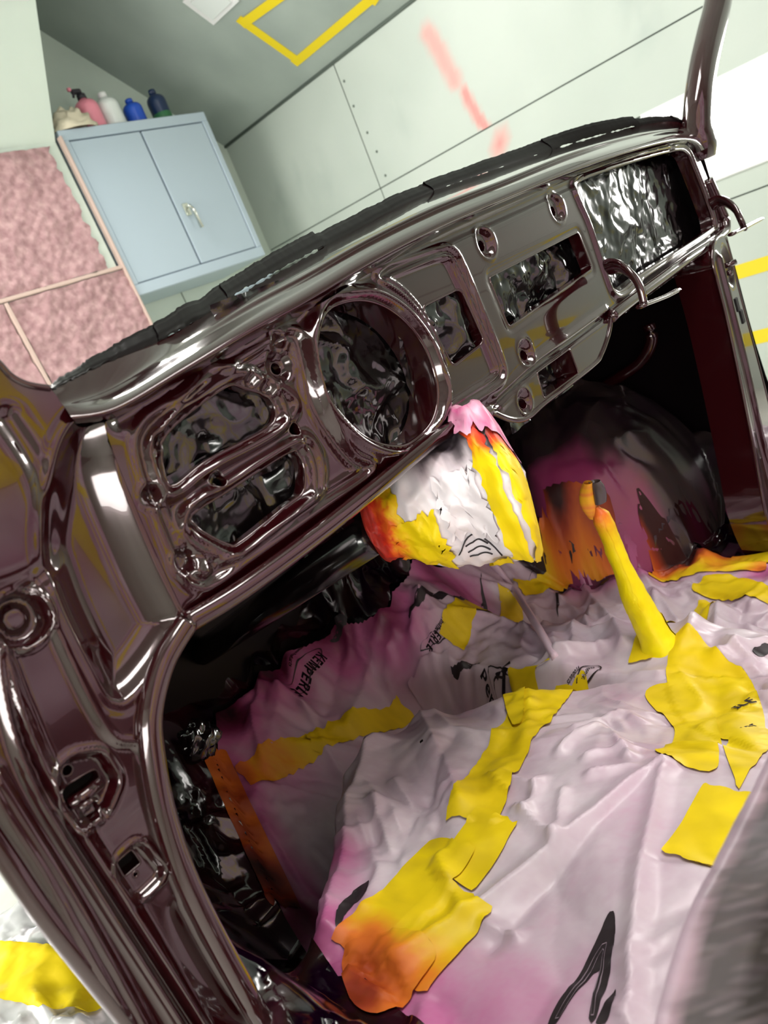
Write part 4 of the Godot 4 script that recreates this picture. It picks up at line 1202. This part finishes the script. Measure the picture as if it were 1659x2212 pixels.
func tapes() -> void:
	var t := V2([0.7077, -0.5465, 0.562, -0.4818, 0.4676, -0.4631, 0.3798, -0.461, 0.3897, -0.437, 0.3181, -0.4447, 0.357, -0.4628, 0.2613, -0.4648, 0.3456, -0.4776, 0.2289, -0.4767])
	tape_on(torn(t[0] , t[3], 0.056, 1.0), 0.007, "wide yellow tape strip running down the middle of the nearest sheet", 0.55, [[V2([0.4449, -0.4816, 0.4231, -0.4375]), 0.006, 0.01]])
	tape_on(torn(t[4] + Vector2(0.004, 0), t[5], 0.05, 2.0), 0.009, "short yellow tape piece below the wide strip, half covered by its neighbour", 0.55)
	tape_on(torn(V2([0.3516, -0.4675])[0], V2([0.2173, -0.4721])[0], 0.06, 3.0), 0.011, "yellow tape turning orange, left half of the pair at the sheet's corner", 0.55)
	tape_on(torn(V2([0.3108, -0.4217])[0], V2([0.2254, -0.4312])[0], 0.06, 4.0), 0.013, "yellow tape turning orange, lower right of the pair at the sheet's corner", 0.6)
	tape_on(chain(V2([0.2156, -0.4875, 0.2406, -0.47, 0.2552, -0.444, 0.2506, -0.4105, 0.2132, -0.4119, 0.1879, -0.4258, 0.1883, -0.4517]), 0.01), 0.016, "orange oversprayed tape patch where the nearest sheet meets the sill", 0.9)
	tape_on(chain(V2([0.7181, -0.625, 0.7239, -0.5758, 0.7127, -0.6008, 0.6029, -0.5353, 0.5466, -0.506, 0.5542, -0.529, 0.6969, -0.6413]), 0.008), 0.011, "yellow tape lapped over the tunnel crest above the wide strip", 0.8)
	tape_on(torn(V2([0.39, -0.8849])[0], V2([0.5006, -0.8579])[0], 0.030, 6.0), 0.006, "yellow tape along the footwell crease, near half", 1.35)
	tape_on(torn(V2([0.4931, -0.8598])[0], V2([0.6495, -0.8201])[0], 0.030, 7.0), 0.007, "yellow tape along the footwell crease, far half", 1.35)
	tape_on(torn(V2([0.7358, -0.7547])[0], V2([0.9544, -0.7881])[0], 0.032, 8.0), 0.007, "yellow tape joining the footwell sheets, near the tunnel", 1.1)
	tape_on(torn(V2([0.9863, -0.79])[0], V2([1.0746, -0.735])[0], 0.034, 9.0), 0.008, "yellow tape joining the footwell sheets, behind the gear lever", 1.1)
	tape_on(torn(V2([0.7428, -0.4536])[0], V2([1.0398, -0.4762])[0], 0.034, 10.0), 0.006, "yellow tape strip on the far footwell beyond the gear lever", 1.0)
	tape_on(torn(V2([1.0768, -0.7378])[0], V2([1.1081, -0.6307])[0], 0.042, 11.0), 0.008, "orange oversprayed tape across the far footwell, short length", 1.0)
	tape_on(torn(V2([1.1292, -0.5974])[0], V2([1.154, -0.4114])[0], 0.075, 12.0), 0.010, "broad orange tape band along the far sill", 1.1)
	tape_on(chain(V2([1.0615, -0.5093, 1.1018, -0.4754, 1.0596, -0.3896, 1.0225, -0.3811, 1.0397, -0.4435]), 0.01), 0.008, "orange tape overlap under the broad band on the far sill", 1.0)
	tape_on(torn(V2([0.4728, -0.2438])[0], V2([0.3915, -0.254])[0], 0.05, 14.0), 0.008, "short yellow tape piece tucked beside the grey board", 0.5)
	tape_on(torn(V2([0.3878, -0.9255])[0], V2([0.3069, -0.7717])[0], 0.03, 15.0), 0.012, "orange oversprayed tape strip along the footwell edge by the door pillar", 1.2)

func black_plastic() -> void:
	var groups := "glossy black masking plastic"
	# along the sill and up the toe board
	var p := chain(V2([0.4335, -0.9651, 0.3805, -0.9136, 0.3354, -0.8374, 0.3108, -0.7913, 0.2936, -0.7548, 0.1968, -0.4702]), 0.01, false)
	p.append_array(V2([0.21, -0.47, 0.20, -0.40, 0.19, -0.2, 0.09, -0.2, 0.105, -0.40, 0.12, -0.43, 0.14, -0.60, 0.15, -0.80, 0.165, -0.98, 0.40, -0.98]))
	var o := sheet(p, 0.004, 0.006, 1.5, dark_tint, M.sheet_black, "plastic_sheet")
	tag(o, "glossy black oversprayed plastic between the door pillar and the footwell paper", "plastic sheet", groups)
	var toe := chain(V2([0.435, -0.9662, 0.5527, -0.9597, 0.6572, -0.9332, 0.7262, -0.8487, 0.9004, -0.8829, 1.0215, -0.8577, 1.0729, -0.7563]), 0.01, false)
	toe.append_array(V2([1.10, -0.98, 0.30, -0.985]))
	o = sheet(toe, 0.005, 0.008, 1.6, dark_tint, M.sheet_black, "plastic_sheet")
	tag(o, "dark crumpled plastic high under the dashboard above the pink paper", "plastic sheet", groups)
	var arch := PackedVector2Array()
	for q in circle(Vector2(1.30, -0.80), 0.262, 0.292, 0.0, 60):
		arch.append(Vector2(minf(q.x, 1.425), maxf(q.y, -0.975)))
	o = sheet(arch, 0.005, 0.006, 1.0, arch_tint, M.sheet_tint, "plastic_sheet")
	tag(o, "dark plastic draped over the far wheel arch, magenta towards the gear lever", "plastic sheet", groups)
	var sill := chain(V2([1.154, -0.5795, 1.2301, -0.5338, 1.2828, -0.4857, 1.2984, -0.4063]), 0.01, false)
	sill.append_array(V2([1.44, -0.25, 1.30, -0.25]))
	sill.append_array(chain(V2([1.1526, -0.3933, 1.1786, -0.4658, 1.1899, -0.5486, 1.1396, -0.5887]), 0.01, false))
	o = sheet(sill, 0.004, 0.004, 1.3, dark_tint, M.sheet_black, "plastic_sheet", null, [], true)
	tag(o, "glossy black plastic strip with bright glints along the far sill", "plastic sheet", groups)
	# crumpled plastic behind each opening of the dashboard
	var backs := [[V2([0.2882, 0.9555])[0], Vector2(0.17, 0.09), 0.020, "crumpled black plastic behind the upper oval opening of the dashboard"], [V2([0.2875, 0.9031])[0], Vector2(0.17, 0.075), 0.022, "crumpled black plastic behind the lower oval opening of the dashboard"], [V2([0.4518, 0.939])[0], Vector2(0.20, 0.19), 0.038, "crumpled black plastic behind the round speedometer opening"], [V2([0.576, 0.9412])[0], Vector2(0.12, 0.10), 0.022, "crumpled black plastic behind the small square grille opening"], [V2([0.7526, 0.9404])[0], Vector2(0.29, 0.09), 0.024, "crumpled black plastic behind the long radio opening"], [V2([1.1006, 0.9448])[0] + Vector2(0.02, 0), Vector2(0.62, 0.21), 0.04, "crumpled black plastic filling the glove box opening", 0.22], [V2([0.7224, 0.8421])[0], Vector2(0.16, 0.07), 0.032, "crumpled black plastic behind the ashtray opening"]]
	var k := 0
	for b in backs:
		var half: Vector2 = b[1] * 0.5
		var f := Field.new(b[0] - half, b[0] + half, 0.0025)
		for i in f.h.size():
			var x := f.pa[i] * 1.6 + k * 3.1
			var y := f.pb[i] * 1.6
			var wx := x + 0.05 * soft.get_noise_2d(x * 9, y * 9)
			var wy := y + 0.05 * soft.get_noise_2d(y * 9 + 5.0, x * 9)
			f.h[i] = (b[4] if b.size() > 4 else 0.8) * 0.6 * (0.05 * facets(wx, wy, 0.13, 5) + 0.022 * facets(wx * 0.6 + wy, wy * 0.6 - wx, 0.05, 9)) + 0.012 * (b[4] * 1.5 if b.size() > 4 else 1.0) * cells.get_noise_2d(wx * 0.7, wy * 0.7) + 0.006
		o = put(f.mesh(true, DASH_Z - b[2]), "plastic_sheet", M.plastic)
		tag(o, b[3], "plastic sheet", groups)
		k += 1
	# a control wrapped in black plastic by the pillar
	var at := V3([0.2519, 0.6911, -0.62])[0]
	var pts := PackedVector3Array()
	for j in 21:
		for i in 28:
			var a := TAU * i / 28
			var e := PI * j / 20
			var d := Vector3(sin(e) * cos(a), cos(e), sin(e) * sin(a))
			pts.append(at + d * (0.024 + 0.012 * small_cells.get_noise_3d(d.x * 0.05, d.y * 0.05, d.z * 0.05) + 0.004 * soft.get_noise_3d(d.x * 3, d.y * 3, d.z * 3)))
	o = put(from_grid(pts, 28, 21, true), "wrapped_knob", M.plastic)
	tag(o, "round control wrapped in shiny black plastic beside the door pillar", "knob")

# a wrap round an axis: u along it, v round it
func wrap_point(w: Dictionary, u: float, v: float, lift := 0.0) -> Vector3:
	var x: float = clampf(u, 0, 1) * (w.path.size() - 1)
	var i: int = mini(int(x), w.path.size() - 2)
	var t: float = x - i
	var p: Vector3 = w.path[i].lerp(w.path[i + 1], t)
	var r: float = lerpf(w.radius[i], w.radius[i + 1], t)
	var d: Vector3 = (w.path[w.path.size() - 1] - w.path[0]).normalized()
	var e1: Vector3 = (Vector3.UP - d * d.y).normalized()
	var e2 := d.cross(e1)
	var n := e1 * cos(v) + e2 * sin(v)
	var k: float = w.rough
	var q: Vector3 = n * r * 2.6 + d * u * w.long * 2.6
	var bump := k * (0.60 * cells.get_noise_3d(q.x, q.y, q.z) + 0.30 * small_cells.get_noise_3d(q.x * 0.8, q.y * 0.8, q.z * 0.8) + 0.40)
	return p + n * (r * (1.0 + 0.12 * sin(2.0 * v + w.phase + u * 3.0)) + bump + lift)

func wrap_mesh(w: Dictionary, u0: float, u1: float, v0: float, v1: float, lift: float, tint: Callable, ragged := 0.0) -> ArrayMesh:
	var nu: int = maxi(6, int((u1 - u0) * w.long / 0.003))
	var nv := maxi(8, int((v1 - v0) / TAU * 90))
	var pts := PackedVector3Array()
	var cols := PackedColorArray()
	for j in nu + 1:
		for i in nv + 1:
			var fu := float(j) / nu
			var fv := float(i) / nv
			var e0 := ragged * soft.get_noise_1d(fv * 9 + v0 * 5 + u0 * 31)
			var e1 := ragged * soft.get_noise_1d(fv * 11 + v1 * 7 + u1 * 17)
			var s0 := ragged * 6.0 * soft.get_noise_1d(fu * 7 + v0 * 13)
			var s1 := ragged * 6.0 * soft.get_noise_1d(fu * 6 + v1 * 11)
			var u := lerpf(u0 + e0, u1 + e1, fu)
			var v := lerpf(v0 + s0, v1 + s1, fv)
			pts.append(wrap_point(w, u, v, lift))
			cols.append(tint.call(u, v))
	return from_grid(pts, nv + 1, nu + 1, false, cols)

func column_wrap() -> void:
	var o := thing("wrapped_steering_column", "steering column end wrapped in white paper and yellow tape, tip sprayed red", "steering column")
	var w := {"path": spline(V3([0.4413, 0.7964, -0.5, 0.4507, 0.7971, -0.492, 0.4703, 0.7983, -0.472, 0.4922, 0.7992, -0.447, 0.5131, 0.7995, -0.422, 0.5293, 0.7995, -0.4, 0.5433, 0.7987, -0.38]), 40), "radius": [], "rough": 0.030, "long": 0.24, "phase": 0.6}
	for k in 40:
		var t := k / 39.0
		w.radius.append(0.002 + 0.021 * sqrt(clampf(t / 0.07, 0, 1)) + 0.032 * smoothstep(0.08, 0.5, t) + 0.018 * smoothstep(0.5, 0.8, t) - 0.071 * smoothstep(0.88, 1.0, t))
	var gun := func(u: float, v: float) -> float:
		# paint mist on the tip and along the upper side
		var side := absf(wrapf(v + 0.1, -PI, PI)) + 0.25 * soft.get_noise_2d(u * 9, v)
		return clampf(maxf(0.86 * (1.0 - smoothstep(0.14, 0.36, u + 0.05 * soft.get_noise_2d(u * 20, v * 2))), 0.97 * (1.0 - smoothstep(0.45, 1.1, side)) * smoothstep(0.38, 0.55, u)) + 0.05 * soft.get_noise_2d(u * 160, v * 60), 0, 1)
	var white := func(u: float, v: float) -> Color:
		return ramp([[0.0, rgb(238, 230, 234)], [0.3, rgb(206, 192, 200)], [0.7, rgb(112, 102, 108)], [1.0, rgb(46, 38, 43)]], gun.call(u, v))
	var yellow := func(u: float, v: float) -> Color:
		return ramp([[0.0, rgb(246, 216, 16)], [0.25, rgb(244, 188, 24)], [0.5, rgb(232, 100, 30)], [0.78, rgb(206, 44, 28)], [1.0, rgb(60, 52, 50)]], gun.call(u, v))
	var pink := func(u: float, v: float) -> Color:
		return ramp([[0.0, rgb(232, 186, 206)], [1.0, rgb(216, 98, 152)]], clampf(0.5 + 0.8 * soft.get_noise_2d(u * 9, v * 3), 0, 1))
	put(wrap_mesh(w, 0.0, 1.0, 0.0, TAU, 0.0, white), "paper_wrap", M.paper, o)
	put(wrap_mesh(w, 0.0, 0.33, 0.0, TAU, 0.0012, yellow, 0.035), "tip_tape", M.tape, o)
	for s in [[0.24, 0.47, 1.35, 2.8], [0.72, 0.82, 0.3, 2.4], [0.85, 0.97, 0.4, 2.7], [0.62, 0.72, 2.6, 3.4]]:
		put(wrap_mesh(w, s[0], s[1], s[2], s[3], 0.003, yellow, 0.03), "tape_strip", M.tape, o)
	put(wrap_mesh(w, 0.70, 0.99, -1.2, 0.5, 0.006, pink, 0.03), "paper_flap", M.paper, o)
	put(wrap_mesh(w, 0.50, 0.70, 0.9, 2.0, 0.004, white, 0.03), "paper_flap", M.paper, o)
	# part of the printed mark low on the wrap
	for seg in [[0.50, 0.68, 2.05], [0.54, 0.64, 2.2], [0.54, 0.64, 2.3], [0.54, 0.64, 2.4]]:
		var line := PackedVector3Array()
		for k in 12:
			var f := k / 11.0
			line.append(wrap_point(w, lerpf(seg[0], seg[1], f), seg[2] + (0.25 * pow(2.0 * f - 1.0, 2) if seg[2] < 2.1 else 0.0), 0.0008))
		put(tube(line, 0.0016, 6, false, null, 0.4), "printed_mark", M.ink, o)
	# the column itself goes on to the toe board
	put(tube(PackedVector3Array([w.path[2], w.path[0].lerp(Vector3(0.47, 0.62, -0.98), 0.5), Vector3(0.47, 0.62, -0.98)]), 0.02, 12), "column_tube", M.plastic, o)

func gear_lever() -> void:
	var o := thing("gear_lever", "gear lever wrapped from knob to base in yellow tape", "gear lever")
	var w := {"path": spline(V3([0.785, 0.6478, -0.4643, 0.785, 0.6173, -0.4613, 0.785, 0.5761, -0.4584, 0.782, 0.5217, -0.4528, 0.78, 0.4765, -0.4452, 0.772, 0.4366, -0.4337, 0.757, 0.4236, -0.418, 0.742, 0.4121, -0.4024]), 60), "radius": [], "rough": 0.006, "long": 0.40, "phase": 0.2}
	for k in 60:
		var t := k / 59.0
		w.radius.append(0.004 + 0.0085 * smoothstep(0.0, 0.08, t) + 0.008 * smoothstep(0.2, 0.6, t) + 0.014 * smoothstep(0.6, 0.8, t) + 0.026 * smoothstep(0.76, 1.0, t))
	var top := func(u: float, v: float) -> Color:
		var s := clampf(0.8 * exp(-pow(u / 0.17, 2)) * (0.35 + 0.65 * smoothstep(-0.2, 0.8, sin(v + 1.0))) + 0.08 * soft.get_noise_2d(u * 30, v * 3), 0, 1)
		return ramp([[0.0, rgb(242, 222, 10)], [0.3, rgb(236, 190, 20)], [0.7, rgb(226, 110, 40)], [1.0, rgb(150, 60, 30)]], s)
	put(wrap_mesh(w, 0.0, 1.0, 0.0, TAU, 0.0, top), "tape_wrap", M.tape, o)
	put(wrap_mesh(w, 0.06, 0.5, 0.4, 1.9, 0.0015, top, 0.02), "tape_strip", M.tape, o)
	put(wrap_mesh(w, 0.55, 0.8, 3.4, 5.4, 0.0015, top, 0.02), "tape_strip", M.tape, o)
	# the knob: a folded loop of tape round the dark end
	var orange := func(u: float, _v: float) -> Color:
		return ramp([[0.0, rgb(232, 168, 40)], [1.0, rgb(226, 130, 60)]], clampf(0.5 + soft.get_noise_2d(u * 20, 3.0), 0, 1))
	var k2 := {"path": spline(V3([0.785, 0.683, -0.4655, 0.785, 0.6719, -0.4712, 0.785, 0.6577, -0.4747, 0.785, 0.6442, -0.4746, 0.785, 0.6333, -0.473]), 30), "radius": [], "rough": 0.005, "long": 0.05, "phase": 0.0}
	for k in 30:
		k2.radius.append(0.0065 + 0.003 * sin(k / 29.0 * PI))
	put(wrap_mesh(k2, 0.0, 1.0, 0.0, TAU, 0.0, orange), "knob_tape", M.tape, o)
	var k3 := {"path": spline(V3([0.79, 0.681, -0.4593, 0.79, 0.6729, -0.4569, 0.79, 0.6625, -0.4578, 0.79, 0.6515, -0.4601]), 20), "radius": [], "rough": 0.004, "long": 0.04, "phase": 1.0}
	for k in 20:
		k3.radius.append(0.0075)
	var dk := func(_u: float, _v: float) -> Color: return rgb(74, 66, 68)
	put(wrap_mesh(k3, 0.0, 1.0, 0.0, TAU, 0.0, dk), "knob", M.sheet_tint, o)
	# skirt of tape lengths flat on the paper round its foot
	var skirts := [V2([0.7634, -0.417, 0.7954, -0.4003, 0.751, -0.3474, 0.7326, -0.3171, 0.6492, -0.2772, 0.559, -0.2506, 0.573, -0.2762, 0.5869, -0.3081, 0.6271, -0.3537, 0.6932, -0.3968]), V2([0.6659, -0.4142, 0.6932, -0.3968, 0.6688, -0.3442, 0.5898, -0.3, 0.504, -0.2684, 0.4969, -0.2905, 0.5189, -0.3325, 0.5512, -0.3352, 0.611, -0.3595]), V2([0.5694, -0.2857, 0.6155, -0.2645, 0.5614, -0.2441, 0.4769, -0.2405, 0.4881, -0.2476])]
	var i := 0
	for s in skirts:
		var f := sheet(chain(s, 0.008), 0.004, 0.002, 1.0, tape_tint, M.tape, "tape_skirt", o, [], true)
		f.name = "tape_skirt" if i == 0 else "tape_skirt_%03d" % i
		if i == 0:
			var g := last_field
			var q := V2([0.6593, -0.3075, 0.6796, -0.2931, 0.5858, -0.2755, 0.6142, -0.2685])
			print_text(g, f, "ILE", q[0], q[1])
			print_text(g, f, "PART", q[2], q[3])
		i += 1

func outside() -> void:
	# foil-covered wing outside the door opening, with one band of tape
	var p := chain(V2([-0.75, -1.15, -0.4, -1.25, -0.1, -1.2, 0.14, -1.1, 0.16, -0.8, 0.14, -0.5, -0.2, -0.45, -0.75, -0.5]), 0.02)
	var r := bounds(p)
	var f := Field.new(r.position - Vector2.ONE * 0.01, r.end + Vector2.ONE * 0.01, 0.006)
	for i in f.h.size():
		var x := f.pa[i]
		var z := f.pb[i]
		f.h[i] = wing(x, z) + 0.8 * crumple(x * 2.2, z * 2.2) + 0.01 * small_cells.get_noise_2d(x * 1.6 + soft.get_noise_2d(x * 20, z * 20) * 0.05, z * 1.6)
	f.cut(p, true)
	var o := put(f.mesh(false, 0.0), "foil_sheet", M.foil)
	tag(o, "crumpled silver masking foil outside the door frame", "foil")
	var g := Field.new(Vector2(-0.75, -1.15), Vector2(0.2, -0.8), 0.006)
	for i in g.h.size():
		g.h[i] = f.at(g.pa[i], g.pb[i]) + 0.006
	var tp := torn(V2([0.0328, -0.9478])[0], V2([0.1303, -0.7633])[0], 0.052, 21.0)
	g.cut(tp, true)
	var t := put(g.mesh(false, 0.0, func(_x, _z): return rgb(240, 212, 16)), "tape_strip", M.tape)
	tag(t, "bright yellow tape band across the silver foil", "tape")
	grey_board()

func grey_board() -> void:
	# grey board standing close by at the picture's lower corner
	var edge := spline(V3([0.3015, 0.7426, -0.115, 0.2749, 0.7394, -0.122, 0.2498, 0.7326, -0.128, 0.2231, 0.73, -0.132, 0.2018, 0.7265, -0.136, 0.1839, 0.7182, -0.14, 0.1656, 0.7083, -0.143, 0.1497, 0.6973, -0.145, 0.1337, 0.6893, -0.145]), 70)
	var pts := PackedVector3Array()
	var cols := PackedColorArray()
	for k in 46:
		for q in edge:
			var in_ := (k - 6) / 39.0
			var p := q + Vector3(0.22, -0.06, 0.16) * in_ if k >= 6 else q + Vector3(0.002, -0.005, 0.003) * (6 - k)
			var grit := soft.get_noise_2d(p.x * 40, p.z * 40)
			pts.append(p + Vector3(0, 0.0015 * grit + (0.002 if k == 6 else 0.0), 0))
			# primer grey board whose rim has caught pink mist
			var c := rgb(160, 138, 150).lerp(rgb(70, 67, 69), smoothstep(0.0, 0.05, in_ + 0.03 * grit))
			c = c.lerp(rgb(30, 30, 31), smoothstep(0.13, 0.18, in_ + 0.10 * soft.get_noise_2d(p.x * 9, p.z * 9)))  # darkens further in from the rim, with a noisy edge
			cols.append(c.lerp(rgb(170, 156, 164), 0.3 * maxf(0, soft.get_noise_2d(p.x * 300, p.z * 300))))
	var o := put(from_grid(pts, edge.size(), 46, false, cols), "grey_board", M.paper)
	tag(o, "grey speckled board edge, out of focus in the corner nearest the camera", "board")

func wing(x: float, z: float) -> float:
	return 1.0 - 0.482 - 0.45 * maxf(0, z + 0.97) - 1.6 * maxf(0, -0.97 - z) - 0.3 * pow(x - 0.08, 2)

# ------------------------------------------------------------------ cabinet and bottles
func cabinet_and_bottles() -> void:
	var z := -3.1
	var x0 := 0.651 * 3.1
	var x1 := 0.922 * 3.1
	var y0 := 1.0 + 0.126 * 3.1
	var y1 := 1.0 + 0.366 * 3.1
	var w := x1 - x0
	var h := y1 - y0
	var o := thing("metal_cabinet", "blue-grey two-door metal cabinet hung beside the pink filters", "cabinet")
	o.position = Vector3((x0 + x1) / 2, y0, z)
	put(box(Vector3(w, h, 0.37), 0.004, Vector3(0, h / 2, -0.2)), "body", M.cabinet, o)
	for s in [[Vector3(0, h - 0.022, 0), Vector3(w, 0.044, 0.03)], [Vector3(0, 0.025, 0), Vector3(w, 0.05, 0.03)], [Vector3(-w / 2 + 0.017, h / 2 + 0.003, 0), Vector3(0.034, h - 0.094, 0.03)], [Vector3(w / 2 - 0.017, h / 2 + 0.003, 0), Vector3(0.034, h - 0.094, 0.03)]]:
		put(box(s[1], 0.003, s[0]), "frame_rail", M.cabinet, o)
	for s in [-1, 1]:
		var d := put(box(Vector3(w / 2 - 0.042, h - 0.104, 0.02), 0.003, Vector3(s * (w / 4 - 0.0155), h / 2 + 0.003, 0.0)), "door", M.cabinet, o)
		if s == 1:
			var m := box(Vector3(0.035, 0.06, 0.012), 0.004, Vector3(0.055, h * 0.42, 0.016))
			tube(PackedVector3Array([Vector3(0.055, h * 0.43, 0.02), Vector3(0.058, h * 0.43, 0.045), Vector3(0.066, h * 0.40, 0.05), Vector3(0.072, h * 0.28, 0.045)]), 0.010, 8, false, m, 0.7)
			put(m, "handle", M.chrome, d)
	var top := y1
	# crumpled cloth at the cabinet's outer end
	var pts := PackedVector3Array()
	var cx := x0 + 0.115
	for j in 15:
		for i in 26:
			var a := TAU * i / 26
			var e := PI * 0.5 * j / 14
			var d := Vector3(cos(a) * sin(e), cos(e), sin(a) * sin(e))
			var k := 1.0 + 0.35 * cells.get_noise_3d(d.x * 0.25, d.y * 0.25, d.z * 0.25) + 0.15 * soft.get_noise_3d(d.x * 3, d.y * 3, d.z * 3)
			pts.append(Vector3(cx + d.x * 0.13 * k, top + maxf(0, d.y) * 0.11 * k, z - 0.02 + d.z * 0.07 * k))
	var c := put(from_grid(pts, 26, 15, true), "cloth_bundle", M.cloth)
	tag(c, "crumpled cream cloth bundle on the cabinet's outer end", "cloth")
	var shapes := [["spray_bottle", "pink bottle with a dark spray head on the cabinet", 0.25, 0.054, 0.15, M.pink, M.dark_cap, 0.05], ["jug", "clear white jug between the pink and blue bottles", 0.36, 0.054, 0.148, M.clear_white, M.white, 0.0], ["bottle", "bright blue bottle on the cabinet", 0.49, 0.047, 0.112, M.blue, M.blue, 0.0], ["bottle", "dark navy bottle with a green base at the cabinet's inner end", 0.645, 0.047, 0.14, M.navy, M.navy, 0.0]]
	for s in shapes:
		var b := thing(s[0], s[1], "bottle", "bottles on the cabinet")
		b.position = Vector3(x0 + s[2], top, z - 0.065)
		var r: float = s[3]
		var hh: float = s[4]
		put(lathe(chain(V2([0.0, 0.0, r * 0.95, 0.0, r, 0.008, r, hh * 0.45, r * 1.0, hh * 0.72, r * 0.8, hh * 0.86, r * 0.34, hh * 0.95, r * 0.32, hh]), 0.012, false), 24), "body", s[5], b)
		put(lathe(V2([0.0, hh * 1.12, r * 0.3, hh * 1.12, r * 0.38, hh * 1.1, r * 0.4, hh * 0.97, r * 0.3, hh * 0.96]), 16), "cap", s[6], b)
		if s[7] > 0:
			var m := box(Vector3(0.05, 0.022, 0.02), 0.005, Vector3(-0.015, hh * 1.2, 0))
			tube(PackedVector3Array([Vector3(-0.03, hh * 1.2, 0), Vector3(-0.04, hh * 1.05, 0)]), 0.006, 8, false, m)
			put(m, "spray_head", M.dark_cap, b)
			put(lathe(V2([0.0, 0.0, 0.009, 0.002, 0.01, 0.014, 0.0, 0.018]), 10), "nozzle", M.pink, b).position = Vector3(-0.045, hh * 1.22, 0)
		if s[5] == M.navy:
			put(lathe(V2([r * 1.005, 0.002, r * 1.02, 0.004, r * 1.02, hh * 0.28, r * 1.005, hh * 0.29]), 24), "green_band", M.green, b)

func rear_curtain() -> void:
	# behind the camera the cabin is closed off with more paper and tape; the wet paint mirrors it
	var f := Field.new(Vector2(-0.5, 0.35), Vector2(1.5, 2.0), 0.02)
	for i in f.h.size():
		f.h[i] = 0.9 * crumple(f.pa[i] * 0.8, f.pb[i] * 0.8)
	var o := put(f.mesh(true, 0.0, paper_tint_plain), "masking_paper", M.paper)
	o.transform = Transform3D(Basis(Vector3.UP, PI), Vector3(1.0, 0, 0.85))
	tag(o, "masking paper curtain across the rear of the cabin, behind the camera", "masking paper", "masking paper sheets")
	var k := 0
	for s in [[Vector2(0.25, 0.40), Vector2(0.42, 1.9)], [Vector2(0.75, 0.4), Vector2(0.70, 1.9)], [Vector2(-0.4, 0.92), Vector2(1.45, 1.02)], [Vector2(1.1, 0.4), Vector2(1.2, 1.9)]]:
		var p := torn(s[0], s[1], 0.07, 40.0 + k)
		var r := bounds(p)
		var g := Field.new(r.position - Vector2.ONE * 0.02, r.end + Vector2.ONE * 0.02, 0.02)
		for i in g.h.size():
			g.h[i] = f.at(g.pa[i], g.pb[i]) + 0.004 + 0.002 * k
		g.cut(p, true)
		var t := put(g.mesh(true, 0.0, func(_x, _y): return rgb(236, 208, 24)), "tape_strip", M.tape)
		t.transform = o.transform
		tag(t, ["yellow tape upright on the rear paper curtain, outermost", "yellow tape upright in the middle of the rear paper curtain", "long yellow tape across the rear paper curtain", "yellow tape upright on the rear paper curtain, innermost"][k], "tape", "tape on the rear curtain")
		k += 1

func paper_tint_plain(x: float, y: float) -> Color:
	return rgb(214, 196, 208).lerp(rgb(188, 140, 170), clampf(0.4 + soft.get_noise_2d(x * 3, y * 3), 0, 1))
